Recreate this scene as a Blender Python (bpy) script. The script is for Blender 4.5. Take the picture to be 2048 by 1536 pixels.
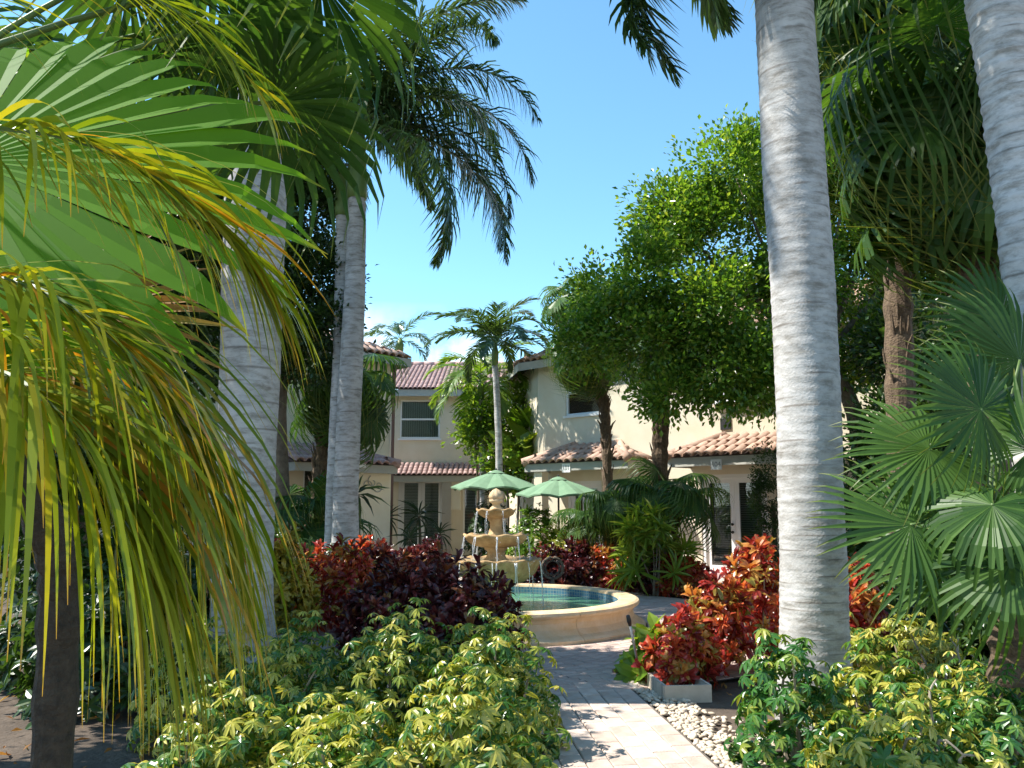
import bpy, math, random
import numpy as np
from mathutils import Vector, Matrix
R = math.radians
rng = np.random.default_rng(7)
random.seed(7)
for o in list(bpy.data.objects): bpy.data.objects.remove(o)
scene = bpy.context.scene
COL = scene.collection
# ------------------------------------------------------------------ camera, sky, sun, exposure
FPX, EYE, HOR = 1657.0, 1.6, 1010.0
PITCH = math.atan((HOR-768)/FPX)
cam = bpy.data.cameras.new('camera'); camo = bpy.data.objects.new('camera', cam); COL.objects.link(camo)
cam.sensor_width = 36; cam.lens = FPX/2048*36; cam.clip_end = 3000; cam.clip_start = 0.05
camo.location = (0, 0, EYE); camo.rotation_euler = (math.pi/2+PITCH, 0, 0)
scene.camera = camo
SUN_EL, SUN_AZ = R(52), math.atan2(-1.0, 0.07)      # azimuth measured from +Y towards +X: the sun stands to the left
sdir = Vector((math.sin(SUN_AZ)*math.cos(SUN_EL), math.cos(SUN_AZ)*math.cos(SUN_EL), math.sin(SUN_EL)))
world = bpy.data.worlds.new('World'); scene.world = world; world.use_nodes = True
nt = world.node_tree; nt.nodes.clear()
sky = nt.nodes.new('ShaderNodeTexSky'); sky.sky_type = 'NISHITA'; sky.sun_disc = False
sky.sun_elevation = SUN_EL; sky.sun_rotation = SUN_AZ; sky.air_density = 1.0; sky.dust_density = 0.0; sky.ozone_density = 3.0
bg = nt.nodes.new('ShaderNodeBackground'); bg.inputs['Strength'].default_value = 0.15
wo = nt.nodes.new('ShaderNodeOutputWorld')
# low fair-weather clouds all round the horizon
tc = nt.nodes.new('ShaderNodeTexCoord')
cn = nt.nodes.new('ShaderNodeTexNoise'); cn.inputs['Scale'].default_value = 5.5; cn.inputs['Detail'].default_value = 7; cn.inputs['Roughness'].default_value = 0.55
cr = nt.nodes.new('ShaderNodeValToRGB'); cr.color_ramp.elements[0].position = 0.38; cr.color_ramp.elements[1].position = 0.49
sx = nt.nodes.new('ShaderNodeSeparateXYZ')
zr = nt.nodes.new('ShaderNodeMapRange'); zr.inputs['From Min'].default_value = 0.16; zr.inputs['From Max'].default_value = 0.24
zr.inputs['To Min'].default_value = 1; zr.inputs['To Max'].default_value = 0
mu = nt.nodes.new('ShaderNodeMath'); mu.operation = 'MULTIPLY'
mx = nt.nodes.new('ShaderNodeMixRGB'); mx.inputs['Color2'].default_value = (7.5, 7.6, 7.8, 1)
L = nt.links.new
L(tc.outputs['Generated'], cn.inputs['Vector']); L(tc.outputs['Generated'], sx.inputs['Vector']); L(sx.outputs['Z'], zr.inputs['Value'])
L(cn.outputs['Fac'], cr.inputs['Fac']); L(cr.outputs['Color'], mu.inputs[0]); L(zr.outputs['Result'], mu.inputs[1])
tn = nt.nodes.new('ShaderNodeMixRGB'); tn.blend_type = 'MULTIPLY'; tn.inputs['Fac'].default_value = 1; tn.inputs['Color2'].default_value = (.80, 1.07, 1.04, 1)   # white balance of the sky light
L(sky.outputs['Color'], tn.inputs['Color1']); L(mu.outputs['Value'], mx.inputs['Fac']); L(tn.outputs['Color'], mx.inputs['Color1']); L(mx.outputs['Color'], bg.inputs['Color'])
L(bg.outputs['Background'], wo.inputs['Surface'])
sl = bpy.data.lights.new('sun', 'SUN'); sl.energy = 5.0; sl.angle = R(0.53); sl.color = (1.0, 0.955, 0.88)
so = bpy.data.objects.new('sun', sl); COL.objects.link(so)
so.rotation_euler = (-sdir).to_track_quat('-Z', 'Y').to_euler()
vs = scene.view_settings; vs.view_transform = 'Standard'; vs.look = 'None'; vs.exposure = 1.0; vs.gamma = 1
scene.render.engine = 'CYCLES'
scene.cycles.max_bounces = 7; scene.cycles.transparent_max_bounces = 12; scene.cycles.transmission_bounces = 4; scene.cycles.diffuse_bounces = 4

# ------------------------------------------------------------------ helpers: pixels, meshes, materials
sp, cp = math.sin(PITCH), math.cos(PITCH)
def ray(x, y):
    cx, cy = (x-1024)/FPX, (768-y)/FPX
    return np.array([cx, cp-cy*sp, sp+cy*cp])
CAM = np.array([0, 0, EYE])
def W(x, y, Y):
    d = ray(x, y); return CAM+d*(Y/d[1])
def G(x, y, z=0.0):
    d = ray(x, y); return CAM+d*((z-EYE)/d[2])
def nrm(a):
    a = np.asarray(a, float); return a/(np.linalg.norm(a, axis=-1, keepdims=True)+1e-12)

MATS = {}
def mat(name, color=(.5,.5,.5), rough=.6, noise=None, color2=None, bump=0.0, bscale=40., spec=.4, metal=0., coords='Object', detail=6):
    if name in MATS: return MATS[name]
    m = bpy.data.materials.new(name); m.use_nodes = True; MATS[name] = m
    n = m.node_tree; b = n.nodes['Principled BSDF']
    b.inputs['Base Color'].default_value = (*color, 1); b.inputs['Roughness'].default_value = rough
    b.inputs['Specular IOR Level'].default_value = spec; b.inputs['Metallic'].default_value = metal
    t = n.nodes.new('ShaderNodeTexCoord')
    if noise:
        no = n.nodes.new('ShaderNodeTexNoise'); no.inputs['Scale'].default_value = noise; no.inputs['Detail'].default_value = detail; no.inputs['Roughness'].default_value = .65
        n.links.new(t.outputs[coords], no.inputs['Vector'])
        r = n.nodes.new('ShaderNodeValToRGB'); r.color_ramp.elements[0].position = .32; r.color_ramp.elements[1].position = .7
        r.color_ramp.elements[0].color = (*color, 1); r.color_ramp.elements[1].color = (*(color2 or color), 1)
        n.links.new(no.outputs['Fac'], r.inputs['Fac'])
        oi = n.nodes.new('ShaderNodeObjectInfo'); hv = n.nodes.new('ShaderNodeHueSaturation')
        mr = n.nodes.new('ShaderNodeMapRange'); mr.inputs['To Min'].default_value = .82; mr.inputs['To Max'].default_value = 1.15
        n.links.new(oi.outputs['Random'], mr.inputs['Value']); n.links.new(mr.outputs['Result'], hv.inputs['Value'])
        n.links.new(r.outputs['Color'], hv.inputs['Color']); n.links.new(hv.outputs['Color'], b.inputs['Base Color'])
    if bump:
        bn = n.nodes.new('ShaderNodeTexNoise'); bn.inputs['Scale'].default_value = bscale; bn.inputs['Detail'].default_value = 5
        n.links.new(t.outputs[coords], bn.inputs['Vector'])
        bp = n.nodes.new('ShaderNodeBump'); bp.inputs['Strength'].default_value = bump; bp.inputs['Distance'].default_value = .02
        n.links.new(bn.outputs['Fac'], bp.inputs['Height']); n.links.new(bp.outputs['Normal'], b.inputs['Normal'])
    return m

def leafmat(name, stops, transl=.4, rough=.38, tcol=None, along=None, spec=.5):
    """stops: ramp over a per-leaf random number; along: (colour, start) a tint that grows towards the tip; tcol multiplies the light that comes through."""
    if name in MATS: return MATS[name]
    m = bpy.data.materials.new(name); m.use_nodes = True; MATS[name] = m
    n = m.node_tree; b = n.nodes['Principled BSDF']; out = n.nodes['Material Output']
    at = n.nodes.new('ShaderNodeAttribute'); at.attribute_name = 'Col'
    se = n.nodes.new('ShaderNodeSeparateColor'); n.links.new(at.outputs['Color'], se.inputs['Color'])
    oi = n.nodes.new('ShaderNodeObjectInfo')
    ad = n.nodes.new('ShaderNodeMath'); ad.operation = 'ADD'; n.links.new(se.outputs['Red'], ad.inputs[0]); n.links.new(oi.outputs['Random'], ad.inputs[1])
    fr = n.nodes.new('ShaderNodeMath'); fr.operation = 'FRACT'; n.links.new(ad.outputs[0], fr.inputs[0])
    r = n.nodes.new('ShaderNodeValToRGB'); e = r.color_ramp.elements
    while len(e) < len(stops): e.new(.5)
    for i, (p, c) in enumerate(stops): e[i].position = p; e[i].color = (*c, 1)
    n.links.new(fr.outputs[0], r.inputs['Fac']); colr = r.outputs['Color']
    if along:
        mr = n.nodes.new('ShaderNodeMapRange'); mr.inputs['From Min'].default_value = along[1]; mr.inputs['From Max'].default_value = along[2]
        n.links.new(se.outputs['Green'], mr.inputs['Value'])
        mm = n.nodes.new('ShaderNodeMixRGB'); mm.inputs['Color2'].default_value = (*along[0], 1)
        n.links.new(mr.outputs['Result'], mm.inputs['Fac']); n.links.new(colr, mm.inputs['Color1']); colr = mm.outputs['Color']
    n.links.new(colr, b.inputs['Base Color']); b.inputs['Roughness'].default_value = rough; b.inputs['Specular IOR Level'].default_value = spec
    tr = n.nodes.new('ShaderNodeBsdfTranslucent')
    tm = n.nodes.new('ShaderNodeMixRGB'); tm.blend_type = 'MULTIPLY'; tm.inputs['Fac'].default_value = 1; tm.inputs['Color2'].default_value = (*(tcol or (1.7, 1.6, .6)), 1)
    n.links.new(colr, tm.inputs['Color1']); n.links.new(tm.outputs['Color'], tr.inputs['Color'])
    ms = n.nodes.new('ShaderNodeMixShader'); ms.inputs['Fac'].default_value = transl
    n.links.new(b.outputs['BSDF'], ms.inputs[1]); n.links.new(tr.outputs['BSDF'], ms.inputs[2]); n.links.new(ms.outputs['Shader'], out.inputs['Surface'])
    return m

def mesh(name, V, F, mats, col=None, mi=None, smooth=False):
    me = bpy.data.meshes.new(name)
    V = np.asarray(V, float); F = F if isinstance(F, list) else np.asarray(F).tolist()
    me.from_pydata(V.tolist(), [], F)
    for m in (mats if isinstance(mats, (list, tuple)) else [mats]): me.materials.append(m)
    if mi is not None: me.polygons.foreach_set('material_index', np.asarray(mi, np.int32))
    if col is not None:
        a = me.color_attributes.new('Col', 'FLOAT_COLOR', 'POINT')
        c = np.ones((len(V), 4)); c[:, :3] = col; a.data.foreach_set('color', c.ravel())
    if smooth: me.polygons.foreach_set('use_smooth', np.ones(len(me.polygons), bool))
    me.update(); return me
def put(name, me, parent=None, loc=None, rot=None, scale=None, kind=None):
    o = bpy.data.objects.new(name, me); COL.objects.link(o)
    if parent is not None: o.parent = parent
    if loc is not None: o.location = loc
    if rot is not None: o.rotation_euler = rot
    if scale is not None: o.scale = scale if hasattr(scale, '__len__') else (scale,)*3
    if kind: o['kind'] = kind
    return o
def tag(o, label, cat, group=None):
    o['label'] = label; o['category'] = cat
    if group: o['group'] = group
    return o
def thing(name, label, cat, loc=(0,0,0), rz=0, group=None):
    o = put(name, None, None, loc, (0, 0, rz)); o.empty_display_size = .1
    return tag(o, label, cat, group)

class MB:
    def __init__(s): s.V = []; s.F = []; s.M = []; s.C = []
    def add(s, V, F, m=0, col=None):
        b = len(s.V); V = [tuple(v) for v in V]; s.V += V; s.F += [tuple(i+b for i in f) for f in F]; s.M += [m]*len(F)
        s.C += ([tuple(c) for c in col] if col is not None else [(.5, .5, 0)]*len(V)); return s
    def box(s, x0, x1, y0, y1, z0, z1, m=0):
        return s.add([(x0,y0,z0),(x1,y0,z0),(x1,y1,z0),(x0,y1,z0),(x0,y0,z1),(x1,y0,z1),(x1,y1,z1),(x0,y1,z1)],
                     [(0,3,2,1),(4,5,6,7),(0,1,5,4),(1,2,6,5),(2,3,7,6),(3,0,4,7)], m)
    def tube(s, pts, rad, seg=8, m=0, cap=True):
        V, F = tube(pts, rad, seg, cap); return s.add(V, F, m)
    def mesh(s, name, mats, smooth=False): return mesh(name, s.V, s.F, mats, np.array(s.C), s.M, smooth)
def tube(pts, rad, seg=8, cap=True):
    pts = np.asarray(pts, float); n = len(pts); rad = np.broadcast_to(rad, (n,))
    T = nrm(np.gradient(pts, axis=0)); V = []; F = []
    ref = np.array([0, 0, 1.]) if abs(T[0][2]) < .9 else np.array([1., 0, 0])
    for i in range(n):
        a = nrm(np.cross(T[i], ref)); b = np.cross(a, T[i])
        for k in range(seg):
            t = 2*math.pi*k/seg; V.append(pts[i]+rad[i]*(a*math.cos(t)+b*math.sin(t)))
    for i in range(n-1):
        for k in range(seg):
            k2 = (k+1) % seg; F.append((i*seg+k, i*seg+k2, (i+1)*seg+k2, (i+1)*seg+k))
    if cap: F.append(tuple(range(seg))[::-1]); F.append(tuple((n-1)*seg+k for k in range(seg)))
    return V, F
def lathe(prof, seg=48, fn=None, a0=0., a1=2*math.pi):
    full = abs(a1-a0-2*math.pi) < 1e-6; V = []; F = []; m = seg if full else seg+1
    for (r, z) in prof:
        for k in range(m):
            t = a0+(a1-a0)*k/seg; rr, zz = (fn(r, z, t) if fn else (r, z)); V.append((rr*math.cos(t), rr*math.sin(t), zz))
    for i in range(len(prof)-1):
        for k in range(seg):
            k2 = (k+1) % m; F.append((i*m+k, i*m+k2, (i+1)*m+k2, (i+1)*m+k))
    return V, F
def bez(pts, n):
    """smooth curve through the points (Catmull-Rom)"""
    p = np.asarray(pts, float); p = np.vstack([2*p[0]-p[1], p, 2*p[-1]-p[-2]]); out = []
    m = len(p)-3
    for q in np.linspace(0, m-1e-6, n):
        i = int(q); t = q-i; a, b, c, d = p[i:i+4]
        out.append(.5*((2*b)+(-a+c)*t+(2*a-5*b+4*c-d)*t*t+(-a+3*b-3*c+d)*t**3))
    return np.array(out)

def inst(tv, tf, P, X, Z, S, tg=None, rand=None):
    """n copies of a template: P positions, X main axes, Z approximate normals, S sizes -> V, F, colour (random, along, 0)"""
    tv = np.asarray(tv, float); tf = np.asarray(tf); n = len(P); k = len(tv)
    X = nrm(X); Y = nrm(np.cross(Z, X)); Z = np.cross(X, Y)
    S = np.asarray(S, float); S = S[:, None] if S.ndim == 1 else S
    B = np.stack([X, Y, Z], 1)
    V = P[:, None, :]+np.einsum('kc,ncd->nkd', tv, B)*S[:, None, :] if S.shape[1] == 1 else None
    if V is None: V = P[:, None, :]+np.einsum('nkc,ncd->nkd', tv[None]*S[:, None, :], B)
    F = (tf[None]+(np.arange(n)*k)[:, None, None]).reshape(-1, tf.shape[1])
    c = np.zeros((n, k, 3)); c[:, :, 0] = (rng.random(n) if rand is None else rand)[:, None]
    if tg is not None: c[:, :, 1] = tg[:, 0][None]; c[:, :, 2] = tg[:, 1][None]; c[:, :, 0] = (c[:, :, 0]+tg[:, 2][None]) % 1
    return V.reshape(-1, 3), F, c.reshape(-1, 3)
def rdir(n): return nrm(rng.normal(size=(n, 3)))

# leaf templates: (verts, tris, attributes along / across / random shift)
def leaf_t(w=.4, curl=.1):
    v = np.array([(0,0,0),(.3,-.42*w,.03),(.3,0,-.03),(.3,.42*w,.03),(.7,-.4*w,.02-curl*.4),(.7,0,-.04-curl*.4),(.7,.4*w,.02-curl*.4),(1,0,-curl)])
    f = np.array([(0,1,2),(0,2,3),(1,4,5),(1,5,2),(2,5,6),(2,6,3),(4,7,5),(5,7,6)])
    g = np.array([(x[0], abs(x[1])/(.42*w), 0) for x in v]); return v, f, g
def leaf_b(w=.36, curl=.5):
    v = np.array([(0,0,0),(.35,-.36*w,.05),(.35,0,-.02),(.35,.36*w,.05),(.75,-.5*w,.03-curl*.35),(.75,0,-.05-curl*.35),(.75,.5*w,.03-curl*.35),(.98,-.26*w,-curl*.9),(.98,.26*w,-curl*.9)])
    f = np.array([(0,1,2),(0,2,3),(1,4,5),(1,5,2),(2,5,6),(2,6,3),(4,7,5),(5,7,8),(5,8,6)])
    return v, f, np.array([(x[0], min(1, abs(x[1])/(.4*w)), 0) for x in v])
def leaf_s(w=.5, curl=.12):
    v = np.array([(0,0,0),(.5,-.5*w,.04),(.5,.5*w,.04),(1,0,-curl)]); f = np.array([(0,1,3),(0,3,2)])
    return v, f, np.array([(0,0,0),(.5,1,0),(.5,1,0),(1,0,0)])
def cluster(n, elev, leaf, size=1., seed=0, jit=.25, up0=0.):
    """a rosette of n leaves round +Z; elev = list of elevations"""
    rg = np.random.default_rng(seed); v, f, g = leaf; VV = []; FF = []; GG = []
    for i in range(n):
        a = 2*math.pi*i/n*(1 if len(elev) == 1 else 2.618)+rg.normal()*jit; e = elev[i*len(elev)//n]+rg.normal()*jit*.5
        x = np.array([math.cos(a)*math.cos(e), math.sin(a)*math.cos(e), math.sin(e)]); y = np.array([-math.sin(a), math.cos(a), 0]); z = np.cross(x, y)
        s = size*(.8+.4*rg.random()); b = np.stack([x, y, z]); VV.append(v@b*s+np.array([0, 0, up0*i/n])); FF.append(f+i*len(v))
        gg = g.copy(); gg[:, 2] = rg.random()*.35; GG.append(gg)
    return np.vstack(VV), np.vstack(FF), np.vstack(GG)

# ------------------------------------------------------------------ materials
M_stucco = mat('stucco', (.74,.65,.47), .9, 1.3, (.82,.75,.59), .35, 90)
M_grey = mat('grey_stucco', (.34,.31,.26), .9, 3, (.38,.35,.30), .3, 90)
M_trim = mat('trim', (.42,.41,.36), .7, 5, (.47,.46,.40))
M_white = mat('white_paint', (.78,.78,.75), .5)
M_dark = mat('dark_room', (.02,.022,.024), .8)  # near-black that puts interior shade into the colour, also worn by two blinds
M_blind = mat('blind', (.55,.56,.50), .7)
M_slat = mat('blind_dark', (.22,.23,.21), .7)
M_tile = mat('clay_tile', (.42,.25,.18), .85, 9, (.56,.40,.30), .3, 60)
M_tile2 = mat('clay_tile_rose', (.34,.20,.18), .85, 9, (.50,.36,.32), .3, 60)
M_under = mat('roof_underlay', (.10,.07,.06), .9)
M_stone = mat('fountain_stone', (.62,.43,.22), .75, 7, (.72,.56,.36), .35, 50)
M_bowl = mat('bowl_stone', (.34,.20,.08), .7, 9, (.60,.41,.20), .4, 45)
M_paver = mat('paver', (.46,.34,.27), .85, 6, (.60,.51,.43), .4, 70)
M_paver2 = mat('paver_small', (.44,.30,.24), .85, 6, (.58,.47,.40), .4, 70)
M_joint = mat('joint_sand', (.13,.11,.09), .95)
M_soil = mat('soil', (.055,.040,.028), .95, 2.5, (.12,.09,.065), .8, 25)
M_pebble = mat('pebble', (.42,.32,.22), .75, 14, (.66,.57,.46))
M_bark = mat('bark', (.10,.075,.05), .9, 12, (.20,.16,.11), .8, 30)
M_fibre = mat('fibre', (.07,.045,.03), .95, 20, (.20,.14,.085), 1., 40)
M_stem = mat('stem', (.22,.18,.12), .85, 15, (.36,.30,.22))
M_green = mat('green_stalk', (.07,.13,.03), .5, 8, (.13,.19,.05))
M_shaft = mat('crownshaft', (.10,.17,.045), .45, 3, (.17,.25,.07))
M_metal = mat('metal', (.35,.35,.34), .4, metal=.7)
M_black = mat('black_metal', (.025,.025,.025), .5)
M_canvas = mat('canvas', (.135,.235,.135), .85, 5, (.18,.29,.175), .15, 200)
M_box = mat('box_paint', (.46,.41,.33), .7, 9, (.58,.53,.44))

def trunkmat():
    m = mat('palm_trunk', (.40,.385,.36), .85, 2.2, (.62,.60,.57), .25, 60); n = m.node_tree; b = n.nodes['Principled BSDF']
    at = n.nodes.new('ShaderNodeAttribute'); at.attribute_name = 'Col'; se = n.nodes.new('ShaderNodeSeparateColor'); n.links.new(at.outputs['Color'], se.inputs['Color'])
    t = n.nodes.new('ShaderNodeTexCoord'); mp = n.nodes.new('ShaderNodeMapping'); mp.inputs['Scale'].default_value = (5, 5, 16.); n.links.new(t.outputs['Object'], mp.inputs['Vector'])
    no = n.nodes.new('ShaderNodeTexNoise'); no.inputs['Scale'].default_value = 1.; no.inputs['Detail'].default_value = 8; no.inputs['Roughness'].default_value = .7; n.links.new(mp.outputs['Vector'], no.inputs['Vector'])
    rp = n.nodes.new('ShaderNodeValToRGB'); rp.color_ramp.elements[0].position = .34; rp.color_ramp.elements[1].position = .56
    rp.color_ramp.elements[0].color = (.50,.48,.44,1); rp.color_ramp.elements[1].color = (1,1,1,1); n.links.new(no.outputs['Fac'], rp.inputs['Fac'])
    sc = n.nodes.new('ShaderNodeValToRGB'); sc.color_ramp.elements[0].position = .35; sc.color_ramp.elements[1].position = .95; sc.color_ramp.elements[0].color = (1,1,1,1); sc.color_ramp.elements[1].color = (.42,.38,.34,1)
    n.links.new(se.outputs['Red'], sc.inputs['Fac']); src = b.inputs['Base Color'].links[0].from_socket
    for x in (rp, sc):
        mm = n.nodes.new('ShaderNodeMixRGB'); mm.blend_type = 'MULTIPLY'; mm.inputs['Fac'].default_value = 1; n.links.new(src, mm.inputs['Color1']); n.links.new(x.outputs['Color'], mm.inputs['Color2']); src = mm.outputs['Color']
    n.links.new(src, b.inputs['Base Color']); return m
M_trunk = trunkmat()

LM_tree = leafmat('leaf_tree', [(0,(.05,.12,.015)),(.5,(.11,.22,.028)),(.85,(.19,.30,.045)),(1,(.29,.35,.06))], .46, .25)
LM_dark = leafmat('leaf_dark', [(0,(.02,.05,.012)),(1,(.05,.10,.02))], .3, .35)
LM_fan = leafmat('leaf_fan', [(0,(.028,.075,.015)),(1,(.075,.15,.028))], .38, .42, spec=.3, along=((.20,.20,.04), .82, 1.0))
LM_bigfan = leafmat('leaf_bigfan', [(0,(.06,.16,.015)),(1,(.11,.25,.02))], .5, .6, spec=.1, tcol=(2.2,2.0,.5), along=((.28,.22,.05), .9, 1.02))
LM_dead = leafmat('leaf_dead', [(0,(.24,.11,.035)),(.6,(.36,.19,.06)),(1,(.22,.22,.05))], .35, .6, tcol=(1.5,1.1,.6))
LM_droop = leafmat('leaf_droop', [(0,(.12,.19,.015)),(.6,(.26,.31,.025)),(.9,(.36,.33,.035)),(1,(.52,.22,.03))], .45, .32, tcol=(1.7,1.5,.4), along=((.34,.20,.04), .86, 1.0))
LM_royal = leafmat('leaf_royal', [(0,(.035,.075,.022)),(1,(.08,.135,.04))], .3, .28)
LM_areca = leafmat('leaf_areca', [(0,(.09,.18,.02)),(1,(.19,.28,.035))], .45, .35)
LM_schef = leafmat('leaf_schefflera', [(0,(.04,.12,.02)),(.32,(.07,.17,.025)),(.5,(.24,.28,.035)),(.8,(.46,.43,.07)),(1,(.56,.48,.12))], .3, .28, tcol=(1.4,1.4,.6))
LM_schefg = leafmat('leaf_schefflera_green', [(0,(.03,.11,.02)),(.6,(.06,.17,.03)),(.85,(.20,.27,.04)),(1,(.40,.38,.07))], .3, .25, tcol=(1.4,1.4,.6))
LM_schefy = leafmat('leaf_schefflera_gold', [(0,(.10,.18,.025)),(.4,(.34,.34,.05)),(1,(.55,.47,.10))], .3, .3, tcol=(1.4,1.4,.6))
LM_crod = leafmat('leaf_croton_dark', [(0,(.035,.012,.012)),(.5,(.08,.015,.018)),(.8,(.16,.03,.025)),(.93,(.25,.09,.03)),(1,(.05,.06,.015))], .25, .28, tcol=(1.5,.9,.7))
LM_cror = leafmat('leaf_croton_red', [(0,(.14,.025,.02)),(.3,(.42,.045,.035)),(.6,(.55,.13,.04)),(.85,(.52,.27,.06)),(1,(.24,.24,.04))], .36, .27, tcol=(1.4,1.,.7))
LM_croy = leafmat('leaf_croton_gold', [(0,(.16,.17,.02)),(.5,(.40,.30,.03)),(1,(.50,.36,.04))], .3, .3, tcol=(1.4,1.2,.6))
LM_broad = leafmat('leaf_broad', [(0,(.10,.22,.02)),(1,(.26,.33,.04))], .4, .3)
LM_dra = leafmat('leaf_dracaena', [(0,(.02,.045,.025)),(1,(.05,.085,.04))], .25, .35)
LM_ros = leafmat('leaf_rosette', [(0,(.11,.21,.025)),(.6,(.21,.31,.035)),(1,(.36,.38,.06))], .38, .35)

# ------------------------------------------------------------------ the ground, path and plaza
gm = MB(); n = 60
gs = np.linspace(-1, 1, n); gs = np.sign(gs)*np.abs(gs)**3*600
V = [(x, y+10, 0.03*math.sin(x*1.7)*math.sin(y*1.3) - .035 if abs(x) < 30 and abs(y) < 40 else -.035) for y in gs for x in gs]
F = [(j*n+i, j*n+i+1, (j+1)*n+i+1, (j+1)*n+i) for j in range(n-1) for i in range(n-1)]
put('ground', mesh('ground', V, F, M_soil, smooth=True), kind='structure')

FC = np.array([-0.22, 11.65]); PR = 1.9                       # fountain centre, pool radius
PD = nrm(np.array([-.10, 1.0])); PN = np.array([PD[1], -PD[0]])  # path direction, right-hand normal
P0 = np.array([1.33, 4.7])                                       # a point of the right path edge
def paver_mesh(l, w, h=.06, b=.006):
    a, c = l/2, w/2
    V = [(-a,-c,-h),(a,-c,-h),(a,c,-h),(-a,c,-h),(-a,-c,-b),(a,-c,-b),(a,c,-b),(-a,c,-b),(-a+b,-c+b,0),(a-b,-c+b,0),(a-b,c-b,0),(-a+b,c-b,0)]
    return V, [(0,1,5,4),(1,2,6,5),(2,3,7,6),(3,0,4,7),(4,5,9,8),(5,6,10,9),(6,7,11,10),(7,4,8,11),(8,9,10,11)]
path = MB(); a, b = P0-PD*4.6, P0+PD*3.5
path.add([(*(a+PN*.02), .0), (*(b+PN*.02), .0), (*(b-PN*1.28), .0), (*(a-PN*1.28), .0)], [(0,1,2,3)])
patho = put('path', path.mesh('path', M_joint), kind='structure')
pv = mesh('paver', *paver_mesh(.245, .152), M_paver)
ang = math.atan2(PD[1], PD[0])
for c in range(8):
    for r in range(16):
        q = P0-PN*(.08+c*.158)+PD*(-.75+r*.252+(.126 if c % 2 else 0))
        if np.linalg.norm(q-FC) < 3.72: continue
        put('paver', pv, patho, (q[0], q[1], .012+random.uniform(-.002, .003)), (random.uniform(-.006, .006), random.uniform(-.006, .006), ang+random.uniform(-.008, .008)))
V, F = lathe([(1.7, .002), (4.3, .002)], 96)
plaza = put('plaza', mesh('plaza', V, F, M_joint), None, (*FC, 0), kind='structure')
cnt = 0
pvs = mesh('paver_small', *paver_mesh(.205, .105), M_paver2)
rest = MB()
for ri in range(20):
    rr = 2.10+ri*.112; nn = int(2*math.pi*rr/.212)
    for k in range(nn):
        t = 2*math.pi*(k+.5*(ri % 2))/nn; x, y = rr*math.cos(t), rr*math.sin(t)
        front = (-2.05 < math.atan2(y, x) < -.55) and ri < 14 and x > -.35
        if front and cnt < 300:
            put('paver', pvs, plaza, (x, y, .014+random.uniform(-.002, .002)), (0, 0, t+math.pi/2)); cnt += 1
        else:
            V, F = paver_mesh(.205, .105); c, s = math.cos(t+math.pi/2), math.sin(t+math.pi/2)
            rest.add([(x+c*v[0]-s*v[1], y+s*v[0]+c*v[1], .014+v[2]) for v in V], F[4:])
put('paver_field', rest.mesh('paver_field', M_paver2), plaza, kind='stuff')
# terrace under the umbrellas, and paving along the houses
tb = MB(); tb.box(-3.6, 5.2, 15.6, 22.5, -.05, .006); put('terrace', tb.mesh('terrace', M_paver2), kind='structure')
# white pebbles by the path
def pebbles(name, P, label):
    ico = np.array([(0,0,1),(.89,0,.45),(.28,.85,.45),(-.72,.53,.45),(-.72,-.53,.45),(.28,-.85,.45),(.72,.53,-.45),(-.28,.85,-.45),(-.89,0,-.45),(-.28,-.85,-.45),(.72,-.53,-.45),(0,0,-1)])
    f = np.array([(0,1,2),(0,2,3),(0,3,4),(0,4,5),(0,5,1),(1,6,2),(2,7,3),(3,8,4),(4,9,5),(5,10,1),(1,10,6),(2,6,7),(3,7,8),(4,8,9),(5,9,10),(6,11,7),(7,11,8),(8,11,9),(9,11,10),(10,11,6)])
    n = len(P); s = np.stack([rng.uniform(.018, .036, n), rng.uniform(.014, .026, n), rng.uniform(.009, .017, n)], 1)
    X = rng.normal(size=(n, 3)); X[:, 2] *= .15; Z = np.tile([0, 0, 1.], (n, 1))
    V, F, c = inst(ico, f, P, X, Z, s); o = put(name, mesh(name, V, F, M_pebble, c, smooth=True), kind='stuff')
    tag(o, label, 'pebbles')
Pp = []
while len(Pp) < 1150:
    t = random.uniform(-.2, 3.3); w = random.expovariate(5) if t < 2 else random.uniform(0, .35)
    if w > .75: continue
    q = P0+PD*t+PN*(.03+w); Pp.append((q[0], q[1], .0+random.random()*.012))
pebbles('white_pebbles', np.array(Pp), 'loose white pebbles strewn along the edge of the paved path')
Pp = []
for i in range(260):
    q = P0-PN*random.uniform(.75, 1.25)+PD*random.gauss(.33, .05); Pp.append((q[0], q[1], .02+random.random()*.01))
pebbles('white_pebbles', np.array(Pp), 'patch of white pebbles spilled on the path beside the big hedge')
# leaf litter on the beds
n = 5000; P = np.stack([rng.uniform(-7, 7, n), rng.uniform(2.5, 18, n), rng.uniform(.0, .025, n)], 1)
d = np.hypot(P[:, 0]-FC[0], P[:, 1]-FC[1]); side = (P[:, :2]-P0)@PN
P = P[(d > 4.2) & ((side > .7) | (side < -1.3))]; n = len(P)
X = rng.normal(size=(n, 3)); X[:, 2] *= .2; Z = rng.normal(size=(n, 3))*.35+[0, 0, 1]
lv, lf, lg = leaf_s(.35, .15); V, F, c = inst(lv, lf, P, X, Z, rng.uniform(.05, .13, n), lg)
tag(put('leaf_litter', mesh('leaf_litter', V, F, LM_dead, c), kind='stuff'), 'dry brown leaves lying scattered over the planting beds', 'leaf litter')

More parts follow.
